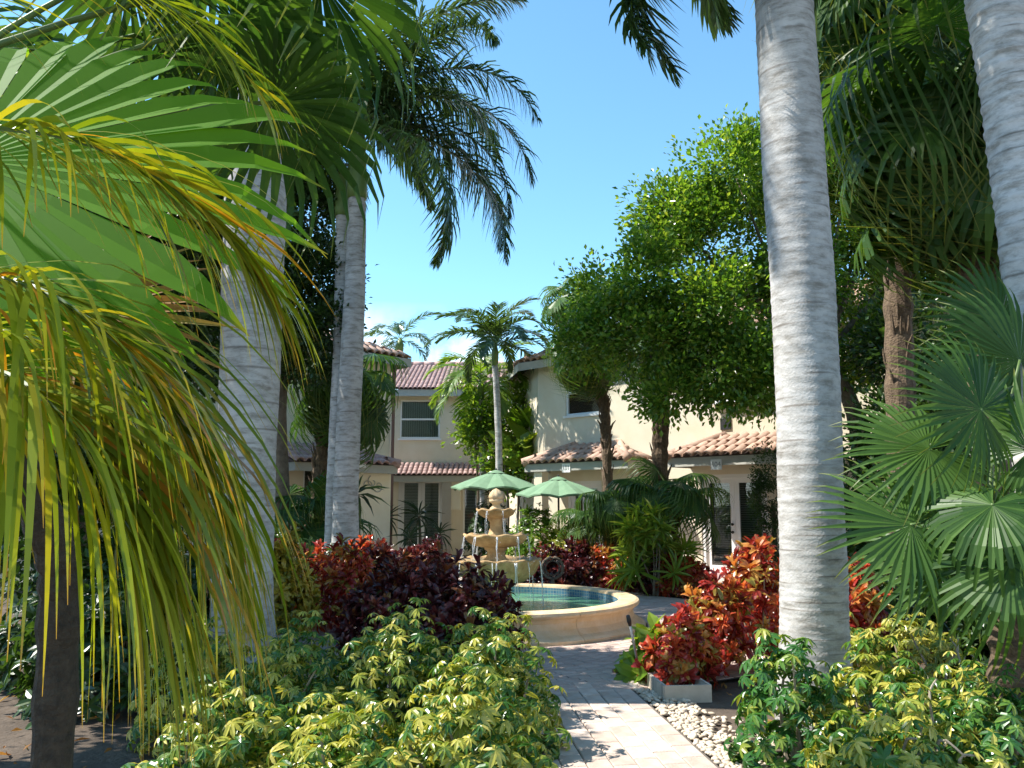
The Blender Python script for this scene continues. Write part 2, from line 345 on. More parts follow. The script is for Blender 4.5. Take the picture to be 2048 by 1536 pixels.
# ------------------------------------------------------------------ houses
class House:
    def __init__(s, name, label, origin, xdir, length, height, depth):
        s.o = np.array([*origin, 0.]); s.x = nrm(np.array([*xdir, 0.])); s.y = np.array([-s.x[1], s.x[0], 0]); s.len = length; s.h = height
        s.t = thing(name, label, 'house', s.o, math.atan2(s.x[1], s.x[0])); s.depth = depth
    def uz(s, px, py, off=0.):
        d = ray(px, py); p0 = s.o+s.y*off; t = ((p0-CAM)@s.y)/(d@s.y); q = CAM+d*t-s.o; return q@s.x, q[2]
    def rect(s, x0, x1, y0, y1, off=0.):
        ym, xm = (y0+y1)/2, (x0+x1)/2
        return s.uz(x0, ym, off)[0], s.uz(x1, ym, off)[0], s.uz(xm, y1, off)[1], s.uz(xm, y0, off)[1]
def wall_mb(mb, length, height, th, ops, m=0):
    """wall slab with openings (u0,u1,z0,z1), made of butting boxes"""
    us = sorted({0., length, *[a for o in ops for a in o[:2]]}); zs = sorted({-.1, height, *[a for o in ops for a in o[2:4]]})
    for i in range(len(us)-1):
        run = None
        for j in range(len(zs)-1):
            um, zm = (us[i]+us[i+1])/2, (zs[j]+zs[j+1])/2
            solid = not any(o[0] < um < o[1] and o[2] < zm < o[3] for o in ops)
            if solid: run = (run[0], zs[j+1]) if run else (zs[j], zs[j+1])
            if run and (not solid or j == len(zs)-2):
                mb.box(us[i], us[i+1], 0, th, run[0], run[1], m); run = None
    return mb
def glassmat():
    m = bpy.data.materials.new('pane_glass'); m.use_nodes = True; n = m.node_tree; n.nodes.clear()
    out = n.nodes.new('ShaderNodeOutputMaterial'); t = n.nodes.new('ShaderNodeBsdfTransparent'); g = n.nodes.new('ShaderNodeBsdfGlossy'); g.inputs['Roughness'].default_value = .02
    f = n.nodes.new('ShaderNodeFresnel'); f.inputs['IOR'].default_value = 1.6; ms = n.nodes.new('ShaderNodeMixShader')
    t.inputs['Color'].default_value = (.8,.85,.84,1)
    n.links.new(f.outputs[0], ms.inputs[0]); n.links.new(t.outputs[0], ms.inputs[1]); n.links.new(g.outputs[0], ms.inputs[2]); n.links.new(ms.outputs[0], out.inputs['Surface']); return m
M_glass = glassmat()
def window(h, r, sash=True, slats='v', dep=.09, blind=M_blind, fw=.055):
    u0, u1, z0, z1 = r
    f = MB(); f.box(u0, u0+fw, dep-.06, dep+.02, z0, z1); f.box(u1-fw, u1, dep-.06, dep+.02, z0, z1)
    f.box(u0+fw, u1-fw, dep-.06, dep+.02, z0, z0+fw); f.box(u0+fw, u1-fw, dep-.06, dep+.02, z1-fw, z1)
    if sash: zm = (z0+z1)/2; f.box(u0+fw, u1-fw, dep-.05, dep+.015, zm-.03, zm+.03)
    w = put('window', f.mesh('window', M_white), h.t)
    s = MB(); s.box(u0-.06, u1+.06, -.05, .03, z0-.06, z0-.002); put('sill', s.mesh('sill', M_white), w)
    g = MB(); g.box(u0+fw, u1-fw, dep-.012, dep-.006, z0+fw, z1-fw); put('pane', g.mesh('pane', M_glass), w)
    bl = MB()
    if slats == 'v':
        k = u0+fw
        while k < u1-fw-.04: bl.box(k, k+.064, dep+.03, dep+.042+.01*random.random(), z0+.03, z1-.03); k += .075
    elif slats == 'h':
        k = z0+fw
        while k < z1-fw: bl.box(u0+.03, u1-.03, dep+.05, dep+.075, k, k+.028); k += .05
    if slats: put('blind', bl.mesh('blind', blind), w)
    d = MB(); d.box(u0, u1, dep+.16, dep+.2, z0, z1); put('dark_backing', d.mesh('dark_backing', M_dark), w)  # black board behind the pane, the unlit interior painted as a colour
    return w
def french_door(h, r, blind=M_slat, dep=.12):
    u0, u1, z0, z1 = r; z0 = 0.02; fw = .08; um = (u0+u1)/2
    f = MB(); f.box(u0, u0+fw, dep-.1, dep+.03, z0, z1); f.box(u1-fw, u1, dep-.1, dep+.03, z0, z1); f.box(u0+fw, u1-fw, dep-.1, dep+.03, z1-fw, z1)
    top = put('door_frame', f.mesh('door_frame', M_white), h.t)
    for a, b, kn in ((u0+fw+.003, um-.003, 1), (um+.003, u1-fw-.003, 0)):
        m = MB(); s = .11; zt, zb = z1-fw-.003, z0
        m.box(a, a+s, dep-.05, dep, zb, zt); m.box(b-s, b, dep-.05, dep, zb, zt); m.box(a+s, b-s, dep-.05, dep, zt-s, zt); m.box(a+s, b-s, dep-.05, dep, zb, zb+.24)
        d = put('door', m.mesh('door', M_white), h.t)
        g = MB(); g.box(a+s, b-s, dep-.03, dep-.024, zb+.24, zt-s); put('pane', g.mesh('pane', M_glass), d)
        bl = MB(); k = zb+.25
        while k < zt-s: bl.box(a+s, b-s, dep+.004, dep+.02, k, k+.036); k += .05
        put('blind', bl.mesh('blind', blind), d)
        rm = MB(); rm.box(a, b, dep+.08, dep+.1, zb, zt); put('dark_backing', rm.mesh('dark_backing', M_dark), d)  # same black board for interior darkness behind each door leaf
        if kn:
            for zz in (1.0, 1.17):
                kb = MB(); kb.tube([(b-.05, dep-.05, zz), (b-.05, dep-.085, zz), (b-.05, dep-.1, zz)], [.018, .018, .035], 10);  put('door_knob', kb.mesh('door_knob', M_black, True), d)
def tile_me(name, mt):
    V = []; F = []; n = 6
    for x, r in ((0, .118), (.43, .098)):
        for k in range(n+1): t = math.pi*k/n; V.append((r*math.cos(t), x, r*.85*math.sin(t)))
    for k in range(n): F.append((k, k+1, n+2+k, n+1+k))
    for x, r in ((0, .095), (.43, .08)):
        for k in range(n+1): t = math.pi*k/n; V.append((r*math.cos(t), x, r*.8*math.sin(t)))
    b = 2*(n+1)
    for k in range(n): F.append((b+k, b+n+1+k, b+n+2+k, b+k+1)); F.append((k, b+k, b+k+1, k+1))
    return mesh(name, V, F, mt, smooth=True)
TILE, TILE2 = tile_me('tile', M_tile), tile_me('tile_rose', M_tile2)
def tiles(parent, A, B, up, rows, me=TILE, inset=0., inset2=None, sc=1.):
    """barrel tiles from eave line A->B (local coords), climbing along 'up' (unit); inset = how far each end retreats per metre climbed"""
    A, B, up = np.array(A, float), np.array(B, float), nrm(up); u = nrm(B-A); nr = nrm(np.cross(u, up)); Lg = np.linalg.norm(B-A)
    if inset2 is None: inset2 = inset
    Mx = Matrix((u, up, nr)).transposed()
    tl = 0; rest = MB()
    for r in range(rows):
        s = r*.36*sc; a, b = inset*s, Lg-inset2*s; k = a+.12*sc
        while k < b-.1*sc:
            q = A+u*k+up*s+nr*(.012+.004*random.random()); rt = Mx @ Matrix.Rotation(random.uniform(-.02, .02), 3, 'Z'); k += .238*sc; tl += 1
            if tl <= 300: put('tile', me, parent, q, rt.to_euler(), sc)
            else: rest.add([Vector(q)+rt @ (v.co*sc) for v in me.vertices], [tuple(p.vertices) for p in me.polygons])
    if rest.V: put('tile_field', rest.mesh('tile_field', me.materials[0], True), parent, kind='stuff')
def porch(h, u0, u1, zf, out, rise, rows, me=TILE, hips=(1, 1), sc=1.):
    """lean-to tile roof over an entrance, hipped at its ends; front edge at height zf"""
    hp = out
    a0, a1 = (u0+hp if hips[0] else u0), (u1-hp if hips[1] else u1)
    e = [(u0, -out, zf), (u1, -out, zf), (u1, -.002, zf), (u0, -.002, zf)]; t = [(a0, -.002, zf+rise), (a1, -.002, zf+rise)]
    m = MB(); V = e+t; m.add(V, [(0,1,5,4), (1,2,5), (3,0,4), (0,3,2,1)])
    ro = put('porch_roof', m.mesh('porch_roof', M_under), h.t)
    f = MB(); f.box(u0+.03, u1-.03, -out+.03, -out+.07, zf-.2, zf-.003); f.box(u0+.03, u0+.07, -out+.07, -.003, zf-.2, zf-.003); f.box(u1-.07, u1-.03, -out+.07, -.003, zf-.2, zf-.003)
    put('fascia', f.mesh('fascia', M_trim), ro)
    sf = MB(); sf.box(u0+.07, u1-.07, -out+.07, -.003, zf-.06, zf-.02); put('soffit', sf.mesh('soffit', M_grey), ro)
    sl = math.hypot(out, rise); up = np.array([0, out, rise]); k = hp/sl
    tiles(ro, (u0, -out-.05, zf+.0), (u1, -out-.05, zf+.0), up, rows, me, k if hips[0] else 0, k if hips[1] else 0, sc)
    if hips[1]: tiles(ro, (u1+.05, -out, zf), (u1+.05, 0, zf), (-hp, 0, rise), rows, me, k, 0)
    if hips[0]: tiles(ro, (u0-.05, 0, zf), (u0-.05, -out, zf), (hp, 0, rise), rows, me, 0, k)
    for flag, ua, ub in ((hips[0], u0, a0), (hips[1], u1, a1)):
        if flag:
            c = MB(); c.tube([(ua, -out-.03, zf+.04), (ub, -.01, zf+rise+.07)], [.11, .10], 8); put('hip_cap', c.mesh('hip_cap', me.materials[0], True), ro)
    return ro
def text(h, s, u, z, y, size, m=None, parent=None):
    cu = bpy.data.curves.new('t', 'FONT'); cu.body = s; cu.size = size; cu.align_x = 'CENTER'; cu.align_y = 'CENTER'; cu.extrude = .004
    t = bpy.data.objects.new('t', cu); COL.objects.link(t); bpy.context.view_layer.update()
    me = bpy.data.meshes.new_from_object(t); bpy.data.objects.remove(t); me.materials.clear(); me.materials.append(m or M_black)
    return put('house_number', me, parent or h.t, (u, y, z), (math.pi/2, 0, 0))
def number_plate(h, s, px, py, off):
    u, z = h.uz(px, py, off); m = MB(); m.box(u-.13, u+.13, off-.02, off-.001, z-.11, z+.11); p = put('number_plate', m.mesh('number_plate', M_white), h.t)
    text(h, s, u, z, off-.022, .15, M_slat, p)
def hip_roof(h, poly, ze, apex, za, over=.5, rowsets=(), me=TILE):
    c = np.mean(poly, 0); E = [np.array(p)+nrm(np.array(p)-c)*over for p in poly]; n = len(E)
    V = [(p[0], p[1], ze) for p in E]+[(*apex, za)]; F = [(i, (i+1) % n, n) for i in range(n)]+[tuple(range(n))[::-1]]
    m = MB(); m.add(V, F); ro = put('roof', m.mesh('roof', M_under), h.t)
    fm = MB()
    for i in range(n):
        a, b = np.array(V[i]), np.array(V[(i+1) % n]); fm.add([a-[0,0,.22], b-[0,0,.22], b-[0,0,.002], a-[0,0,.002]], [(0,1,2,3)])
    put('fascia', fm.mesh('fascia', M_trim), ro)
    for i, rows in rowsets:
        a, b, t = np.array(V[i]), np.array(V[(i+1) % n]), np.array(V[n]); u = nrm(b-a); up = (t-a)-((t-a)@u)*u; sl = np.linalg.norm(up)
        tiles(ro, a, b, up, rows, me, ((t-a)@u)/sl, ((b-t)@u)/sl)
    return ro

# back house
hb = House('house', 'cream stucco house with rose tiled roof facing straight across the courtyard behind the umbrellas', (-4.35, 28), (1, 0), 5.0, 5.45, 7)
w1, w2 = hb.rect(800, 880, 800, 877), hb.rect(926, 965, 815, 873)
d1 = hb.rect(796, 888, 955, 1085); d1 = (d1[0], d1[1], 0., d1[3]); d2 = hb.rect(926, 966, 975, 1085); d2 = (d2[0], d2[1], .3, d2[3])
m = MB(); wall_mb(m, hb.len, hb.h, .25, [w1, w2, d1, d2]); put('wall', m.mesh('wall', M_stucco), hb.t)
window(hb, w1); window(hb, w2); window(hb, d2, False, 'h'); french_door(hb, d1, M_blind)
m = MB(); m.box(0, hb.len, 2, 2.2, 0, 5.4); m.box(-.0, .2, .25, 2, 0, 5.4); m.box(hb.len-.2, hb.len, .25, 2, 0, 5.4); put('side_wall', m.mesh('side_wall', M_stucco), hb.t)
m = MB(); L0 = hb.len; m.add([(-.2,-.45,5.45),(L0+1.5,-.45,5.45),(L0+1.5,3.2,6.86),(-.2,3.2,6.86),(-.2,6.5,5.45),(L0+1.5,6.5,5.45)], [(0,1,2,3),(3,2,5,4)])
ro = put('roof', m.mesh('roof', M_under), hb.t)
m = MB(); m.box(-.2, L0+1.5, -.44, -.40, 5.22, 5.44); m.box(-.2, L0+1.5, -.40, 0, 5.38, 5.42); put('fascia', m.mesh('fascia', M_trim), ro)
tiles(ro, (-.2,-.5,5.45), (L0+1.2,-.5,5.45), (0, 3.65, 1.41), 16, TILE2, sc=.64)
m = MB()
for k in range(16): m.tube([(-.2+k*.4, 3.2, 6.92), (.22+k*.4, 3.2, 6.90)], [.13, .11], 8)
put('ridge_cap', m.mesh('ridge_cap', M_tile2, True), ro)
u0, _ = hb.uz(788, 940, -1.0); u1, _ = hb.uz(972, 940, -1.0); zf = hb.uz(880, 951, -1.)[1]
porch(hb, u0-.6, u1, zf, 1.0, .42, 4, TILE2, (0, 0), .7)
ua, ub = hb.rect(884, 902, 960, 1090, -.9)[:2]
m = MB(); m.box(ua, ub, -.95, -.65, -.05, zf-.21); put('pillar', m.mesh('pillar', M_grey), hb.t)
m = MB(); uc = hb.uz(904, 960, -.9)[0]; m.box(ub+.003, ub+.30, -.9, -.7, 1.45, zf-.21); put('pillar_panel', m.mesh('pillar_panel', M_stucco), hb.t)
uL, zL = hb.uz(840, 962, -.6); m = MB(); m.tube([(uL, -.6, zL+.22), (uL, -.6, zL+.12)], [.05, .09], 10); m.tube([(uL, -.6, zL+.12), (uL, -.6, zL-.05)], [.10, .12], 10); put('porch_lamp', m.mesh('porch_lamp', M_blind, True), hb.t)

# right house, standing at an angle
O = (.72, 22.7); XD = nrm(np.array([.72, -.69]))
hr = House('house', 'cream stucco house standing at an angle, sunlit wall behind the spreading leafy tree', O, XD, 12., 5.5, 6)
w1 = hr.rect(1131, 1200, 737, 829); w2 = hr.rect(1428, 1530, 690, 797); d1 = hr.rect(1403, 1537, 948, 1150); d1 = (d1[0], d1[1], 0., d1[3])
d2 = hr.rect(1136, 1204, 962, 1110); d2 = (d2[0], d2[1], 0., d2[3])
m = MB(); wall_mb(m, hr.len, hr.h, .25, [w1, w2, d1, d2]); put('wall', m.mesh('wall', M_stucco), hr.t)
window(hr, w1, True, 'h', blind=M_dark); window(hr, w2, True, 'h'); french_door(hr, d1, M_slat); french_door(hr, d2, M_blind)
sh = MB(); zt, zm = w1[3], w1[2]+.62*(w1[3]-w1[2]); k = zm
while k < zt-.05: sh.box(w1[0]+.02, w1[1]-.02, .0, .05, k, k+.045); k += .075
put('shutter', sh.mesh('shutter', mat('shutter_tan', (.42,.33,.18), .7)), hr.t)
rl = MB(); z0 = w2[2]
for k in range(9): x = w2[0]+(w2[1]-w2[0])*k/8; rl.box(x-.012, x+.012, -.16, -.135, z0-.05, z0+.55)
rl.box(w2[0]-.02, w2[1]+.02, -.165, -.13, z0+.55, z0+.59); rl.box(w2[0]-.02, w2[1]+.02, -.165, -.001, z0-.1, z0-.052); put('window_rail', rl.mesh('window_rail', M_white), hr.t)
uv, zv = hr.uz(1452, 848); m = MB(); m.box(uv-.13, uv+.13, -.03, -.001, zv-.13, zv+.13); vo = put('vent', m.mesh('vent', M_black), hr.t)
# its left flank meets the back house
Q = np.array([-.35, 28.0]); e = Q-np.array(O); fl = np.linalg.norm(e); m = MB()
fx = nrm(e); lx = np.array([fx@XD, fx@np.array([-XD[1], XD[0]])])      # in house coords
ly = np.array([lx[1], -lx[0]])                                       # outward normal is -ly... inward thickness
m.add([(*(p), z) for z in (-.1, 5.5) for p in ((0, 0), lx*fl, lx*fl+ly*.25, ly*.25)], [(0,1,5,4),(1,2,6,5),(2,3,7,6),(3,0,4,7),(4,5,6,7)]); put('flank_wall', m.mesh('flank_wall', M_stucco), hr.t)
poly = [(0, 0), (12, 0), (12, 6.5), (lx*fl+ly*5)[:2], (lx*fl)[:2]]
hip_roof(hr, poly, 5.5, (4.6, 3.6), 7.6, .55, ((0, 6), (4, 6)))
u0, u1 = hr.uz(1046, 925, -1.)[0], hr.uz(1256, 912, -1.)[0]; zf = hr.uz(1130, 925, -1.)[1]
porch(hr, u0, u1, zf, 1.0, .45, 3, TILE)
number_plate(hr, '101', 1133, 936, -1.0+.028)
u0, u1 = hr.uz(1330, 912, -1.)[0], hr.uz(1640, 900, -1.)[0]; zf2 = hr.uz(1430, 912, -1.)[1]
porch(hr, u0, u1, zf2, 1.0, .45, 3, TILE)
number_plate(hr, '104', 1433, 929, -1.0+.028)
m = MB(); ua, ub = hr.uz(1068, 1000, -.9)[0], hr.uz(1084, 1000, -.9)[0]; m.box(ua, ub, -.9, -.65, -.05, zf-.21); put('pillar', m.mesh('pillar', M_stucco), hr.t)

# left house, in shade
LO = np.array([-10.6, 15.2]); LX = nrm(np.array([.7, .7]))
hl = House('house', 'shaded cream stucco house at an angle behind the tall twin palm trunks', LO, LX, 10.3, 5.6, 6)
w1 = hl.rect(644, 668, 765, 806); w2 = hl.rect(300, 392, 760, 850); d1 = hl.rect(372, 425, 930, 1080); d1 = (d1[0], d1[1], 0., d1[3]); w3 = hl.rect(606, 668, 935, 1012)
m = MB(); wall_mb(m, hl.len, hl.h, .25, [w1, w2, d1, w3]); put('wall', m.mesh('wall', M_stucco), hl.t)
window(hl, w1, False, 'h', blind=M_slat); window(hl, w2); window(hl, w3, False, None); french_door(hl, d1, M_dark)
m = MB(); m.box(hl.len-.25, hl.len, .25, 6, -.1, 5.6); put('side_wall', m.mesh('side_wall', M_stucco), hl.t)
hip_roof(hl, [(0, 0), (10.3, 0), (10.3, 6), (0, 6)], 5.6, (5., 3.), 7.3, .55, ((0, 4), (1, 4)))
ub = hl.uz(781, 1000, -1.1)[0]; ua = hl.uz(690, 1000, -1.1)[0]
zf = hl.uz(760, 930, -1.5)[1]
m = MB(); m.box(ua, ub, -1.1, -.002, -.05, zf-.02); put('bay_wall', m.mesh('bay_wall', M_stucco), hl.t)
porch(hl, hl.uz(590, 905, -1.5)[0], hl.uz(799, 932, -1.5)[0], zf, 1.5, .5, 4, TILE2, (0, 1))
number_plate(hl, '100', 722, 926, -1.5+.028)
u0, u1 = hl.uz(300, 890, -1.)[0], hl.uz(440, 900, -1.)[0]; porch(hl, u0-1, u1, 2.75, 1., .42, 3, TILE2, (0, 0))
uo, zo = hl.uz(745, 972, -1.12); m = MB()
for k in range(3):
    t = np.linspace(0, 5.5, 22); rr = .16*(1-t/7); m.tube(np.stack([uo+(k-1)*.17+rr*np.cos(t+k*2), np.full(22, -1.125), zo+.1*(k % 2)+rr*np.sin(t+k*2)], 1), .014, 5)
put('wall_ornament', m.mesh('wall_ornament', M_trim), hl.t)
m = MB(); m.tube([(10.3+.05, -.06, 5.4), (10.3+.05, -.06, .0)], .045, 8); put('downspout', m.mesh('downspout', mat('downspout_brown', (.18,.10,.08), .6)), hl.t)

# ------------------------------------------------------------------ fountain
ft = thing('fountain', 'three tiered tan stone fountain with pineapple finial in a round pool', 'fountain', (*FC, 0))
prof = [(PR+.12, -.02), (PR+.12, .05), (PR+.09, .075), (PR+.03, .10), (PR-.03, .16), (PR-.045, .23), (PR-.02, .275), (PR+.03, .30), (PR+.045, .325), (PR+.035, .355), (PR-.0, .37), (PR-.2, .37), (PR-.225, .36), (PR-.235, .33), (PR-.235, -.05)]
for k in range(10):
    a = 2*math.pi*k/10+.24; V, F = lathe(prof, 14, None, a+.0018, a+2*math.pi/10-.0018)
    n = len(prof); F += [tuple(i*15 for i in range(n)), tuple(i*15+14 for i in range(n))[::-1]]
    me = mesh('basin_segment', V, F, M_stone); put('basin_segment', me, ft)
def tilemat():
    m = bpy.data.materials.new('pool_mosaic'); m.use_nodes = True; n = m.node_tree; b = n.nodes['Principled BSDF']; b.inputs['Roughness'].default_value = .2
    t = n.nodes.new('ShaderNodeTexCoord'); s = n.nodes.new('ShaderNodeSeparateXYZ'); n.links.new(t.outputs['Object'], s.inputs[0])
    at = n.nodes.new('ShaderNodeMath'); at.operation = 'ARCTAN2'; n.links.new(s.outputs['Y'], at.inputs[0]); n.links.new(s.outputs['X'], at.inputs[1])
    c = n.nodes.new('ShaderNodeCombineXYZ'); n.links.new(at.outputs[0], c.inputs['X']); n.links.new(s.outputs['Z'], c.inputs['Y'])
    mp = n.nodes.new('ShaderNodeMapping'); mp.inputs['Scale'].default_value = (1.7, 1., 1.); n.links.new(c.outputs[0], mp.inputs[0])
    br = n.nodes.new('ShaderNodeTexBrick'); br.offset = 0; br.inputs['Scale'].default_value = 1.; br.inputs['Brick Width'].default_value = .05; br.inputs['Row Height'].default_value = .05; br.inputs['Mortar Size'].default_value = .004
    br.inputs['Color1'].default_value = (.05,.14,.25,1); br.inputs['Color2'].default_value = (.10,.23,.33,1); br.inputs['Mortar'].default_value = (.3,.33,.31,1)
    n.links.new(mp.outputs[0], br.inputs['Vector']); n.links.new(br.outputs['Color'], b.inputs['Base Color']); return m
V, F = lathe([(PR-.238, .335), (PR-.238, .05)], 96); put('tile_band', mesh('tile_band', V, [f[::-1] for f in F], tilemat()), ft)
def watermat(name, col, bump=.35):
    m = bpy.data.materials.new(name); m.use_nodes = True; n = m.node_tree; b = n.nodes['Principled BSDF']
    b.inputs['Base Color'].default_value = (*col, 1); b.inputs['Roughness'].default_value = .04; b.inputs['Specular IOR Level'].default_value = .5
    t = n.nodes.new('ShaderNodeTexCoord'); no = n.nodes.new('ShaderNodeTexNoise'); no.inputs['Scale'].default_value = 9; no.inputs['Detail'].default_value = 3
    n.links.new(t.outputs['Object'], no.inputs['Vector']); bp = n.nodes.new('ShaderNodeBump'); bp.inputs['Strength'].default_value = bump; bp.inputs['Distance'].default_value = .03
    n.links.new(no.outputs['Fac'], bp.inputs['Height']); n.links.new(bp.outputs['Normal'], b.inputs['Normal']); return m
V, F = lathe([(0.01, .235), (PR-.24, .235)], 96); put('pool_water', mesh('pool_water', V, F, watermat('pool_water', (.12,.31,.17))), ft)
def zw(y, r=0.): return EYE-(y-HOR)*(FC[1]-r)/FPX
zf_, z1_, z2_, z3_ = zw(977), zw(1017), zw(1066), zw(1113)     # finial top, three bowl rims
def bowl(name, rim, R0, stem_r, depth, nsc, m, flute=0.):
    prof = [(stem_r, rim-depth), (stem_r*1.3, rim-depth*.97), (R0*.66, rim-depth*.84), (R0*.88, rim-depth*.55), (R0*.96, rim-depth*.25), (R0, rim-.03), (R0*1.02, rim), (R0*.97, rim+.008), (R0*.9, rim-.02), (R0*.6, rim-.05), (.02, rim-.05)]
    def fn(r, z, t):
        k = min(1., r/R0)**3; s = abs(math.cos(nsc*t/2)); s = .5+.5*math.cos(nsc*t); q = 1+.05*k*(s-.5)+flute*k*math.cos(nsc*3*t)
        return r*q, z-.022*k*(1-s)
    V, F = lathe(prof, 120, fn); o = put(name, mesh(name, V, F, m, smooth=True), ft); return o
bowl('bowl', z1_, .27, .09, .14, 8, M_bowl); bowl('bowl', z2_, .44, .13, .19, 10, M_bowl); b3 = bowl('bowl', z3_, .60, .17, .36, 14, M_bowl, .018)
for z, r in ((z1_, .23), (z2_, .38), (z3_, .54)):
    V, F = lathe([(.02, z-.03), (r, z-.03)], 40); put('bowl_water', mesh('bowl_water', V, F, watermat('bowl_water', (.25,.24,.17))), ft)
def col(za, zb, r0, r1, waist):
    p = [(r0*1.1, za), (r0*1.1, za+.03), (r0*.9, za+.05), (waist, (za+zb)/2), (r1*.9, zb-.05), (r1*1.15, zb-.03), (r1*1.15, zb)]; V, F = lathe(p, 32); return put('pedestal', mesh('pedestal', V, F, M_bowl, smooth=True), ft)
col(z2_-.05, z1_-.13, .12, .10, .085); col(z3_-.05, z2_-.18, .16, .14, .12); col(-.02, z3_-.35, .36, .22, .24)
pf = [(.10, z1_-.05), (.085, z1_+.01), (.05, z1_+.05), (.055, z1_+.08), (.095, z1_+.11), (.10, z1_+.15), (.085, z1_+.155), (.10, z1_+.17), (.102, z1_+.21), (.085, z1_+.26), (.05, z1_+.31), (.0, z1_+.345)]
sc = (zf_-z1_)/.345; pf = [(r, z1_+(z-z1_)*sc) for r, z in pf]
V, F = lathe(pf, 60, lambda r, z, t: (r*(1+(.07*math.cos(8*t+(z-z1_)*26) if z > z1_+.15*sc else 0)), z)); put('finial', mesh('finial', V, F, M_stone, smooth=True), ft)
M_spray = bpy.data.materials.new('falling_water'); M_spray.use_nodes = True
b_ = M_spray.node_tree.nodes['Principled BSDF']; b_.inputs['Base Color'].default_value = (.9,.93,.95,1); b_.inputs['Roughness'].default_value = .08; b_.inputs['Transmission Weight'].default_value = .35; b_.inputs['IOR'].default_value = 1.33
def falls(Rr, za, zb, n, thick, seed):
    rg = random.Random(seed)
    for k in range(n):
        a = 2*math.pi*(k+.5)/n+rg.uniform(-.06, .06); m = MB()
        for j in range(rg.randint(1, 3)):
            a2 = a+rg.uniform(-.05, .05); r = Rr*(1.01+rg.uniform(0, .02)); w = thick*rg.uniform(.5, 1.2); top = za-.01
            zz = np.linspace(0, 1, 9)
            m.tube([((r+.05*q**.6)*math.cos(a2+.01*math.sin(9*q+j)), (r+.05*q**.6)*math.sin(a2+.01*math.sin(9*q+j)), top+(zb-top)*q) for q in zz], w*(1-.55*zz)*(1+.3*np.sin(zz*17+j)), 5)
        for j in range(14):
            q = rg.random(); a2 = a+rg.gauss(0, .05); r = Rr*1.06+rg.uniform(-.01, .03); z = za+(zb-za)*q; s = rg.uniform(.003, .006)
            m.add([(r*math.cos(a2)+x*s, r*math.sin(a2)+y*s, z+w_*s*1.8) for x, y, w_ in ((1,0,0),(-.5,.87,0),(-.5,-.87,0),(0,0,1),(0,0,-1))], [(0,1,3),(1,2,3),(2,0,3),(1,0,4),(2,1,4),(0,2,4)])
        put('water_jet', m.mesh('water_jet', M_spray, True), ft)
falls(.27, z1_-.02, z2_-.03, 8, .0035, 1); falls(.44, z2_-.02, z3_-.03, 10, .006, 2); falls(.60, z3_-.02, .235, 14, .005, 3)

# ------------------------------------------------------------------ umbrellas
def umbrella(px, pyapex, pyrim, Y, rot, label, half):
    c = W(px, pyrim, Y); zt = W(px, pyapex, Y)[2]; t = thing('patio_umbrella', label, 'umbrella', (c[0], Y, 0), rot, 'green patio umbrellas'); zr, H = c[2], zt-c[2]
    n = 8; m = MB(); st = 7; V = []
    for i in range(st+1):
        q = .13+.87*i/st
        for k in range(n*4):
            a = 2*math.pi*k/(n*4); fold = abs(((k/4) % 1)-.5)*2; rr = half*q*(math.cos(math.pi/n)/math.cos((a % (2*math.pi/n))-math.pi/n)); sag = .055*q*(1-fold)*half
            V.append((rr*math.cos(a), rr*math.sin(a), zr+H*.93*(1-q)**1.0+.06*math.sin(math.pi*q)*H-sag*(1-fold)))
    N = n*4; F = [(i*N+k, i*N+(k+1) % N, (i+1)*N+(k+1) % N, (i+1)*N+k) for i in range(st) for k in range(N)]
    b = st*N; V += [(V[b+k][0]*1.0, V[b+k][1]*1.0, V[b+k][2]-.035) for k in range(N)]; F += [(b+k, b+(k+1) % N, b+N+(k+1) % N, b+N+k) for k in range(N)]
    put('canopy', mesh('canopy', V, F, M_canvas, smooth=False), t)
    V, F = lathe([(half*.2, zr+H*.80), (half*.12, zr+H*.92), (.02, zr+H*1.0)], 24); put('vent_cap', mesh('vent_cap', V, F, M_canvas), t)
    m = MB(); m.tube([(0,0,-.02), (0,0,zr+H*.97)], .022, 10); put('pole', m.mesh('pole', M_black, True), t)
    m = MB(); m.tube([(0,0,zr+H*.98), (0,0,zr+H+.05)], [.03, .012], 8); put('finial', m.mesh('finial', M_black, True), t)
    for k in range(n):
        a = 2*math.pi*k/n; m = MB(); m.tube([(.03*math.cos(a), .03*math.sin(a), zr+H*.88), (half*.97*math.cos(a), half*.97*math.sin(a), zr-.02)], .009, 5); put('rib', m.mesh('rib', M_black), t)
    V, F = lathe([(.0, .0), (.26, 0), (.26, .05), (.05, .09), (.04, .3), (.0, .3)], 24); put('base', mesh('base', V, F, M_black), t)
umbrella(992, 940, 974, 20.2, .2, 'green patio umbrella rising directly behind the fountain finial', 1.10)
umbrella(1117, 953, 988, 19.2, .35, 'green patio umbrella in front of the wall numbered 101', 1.05)

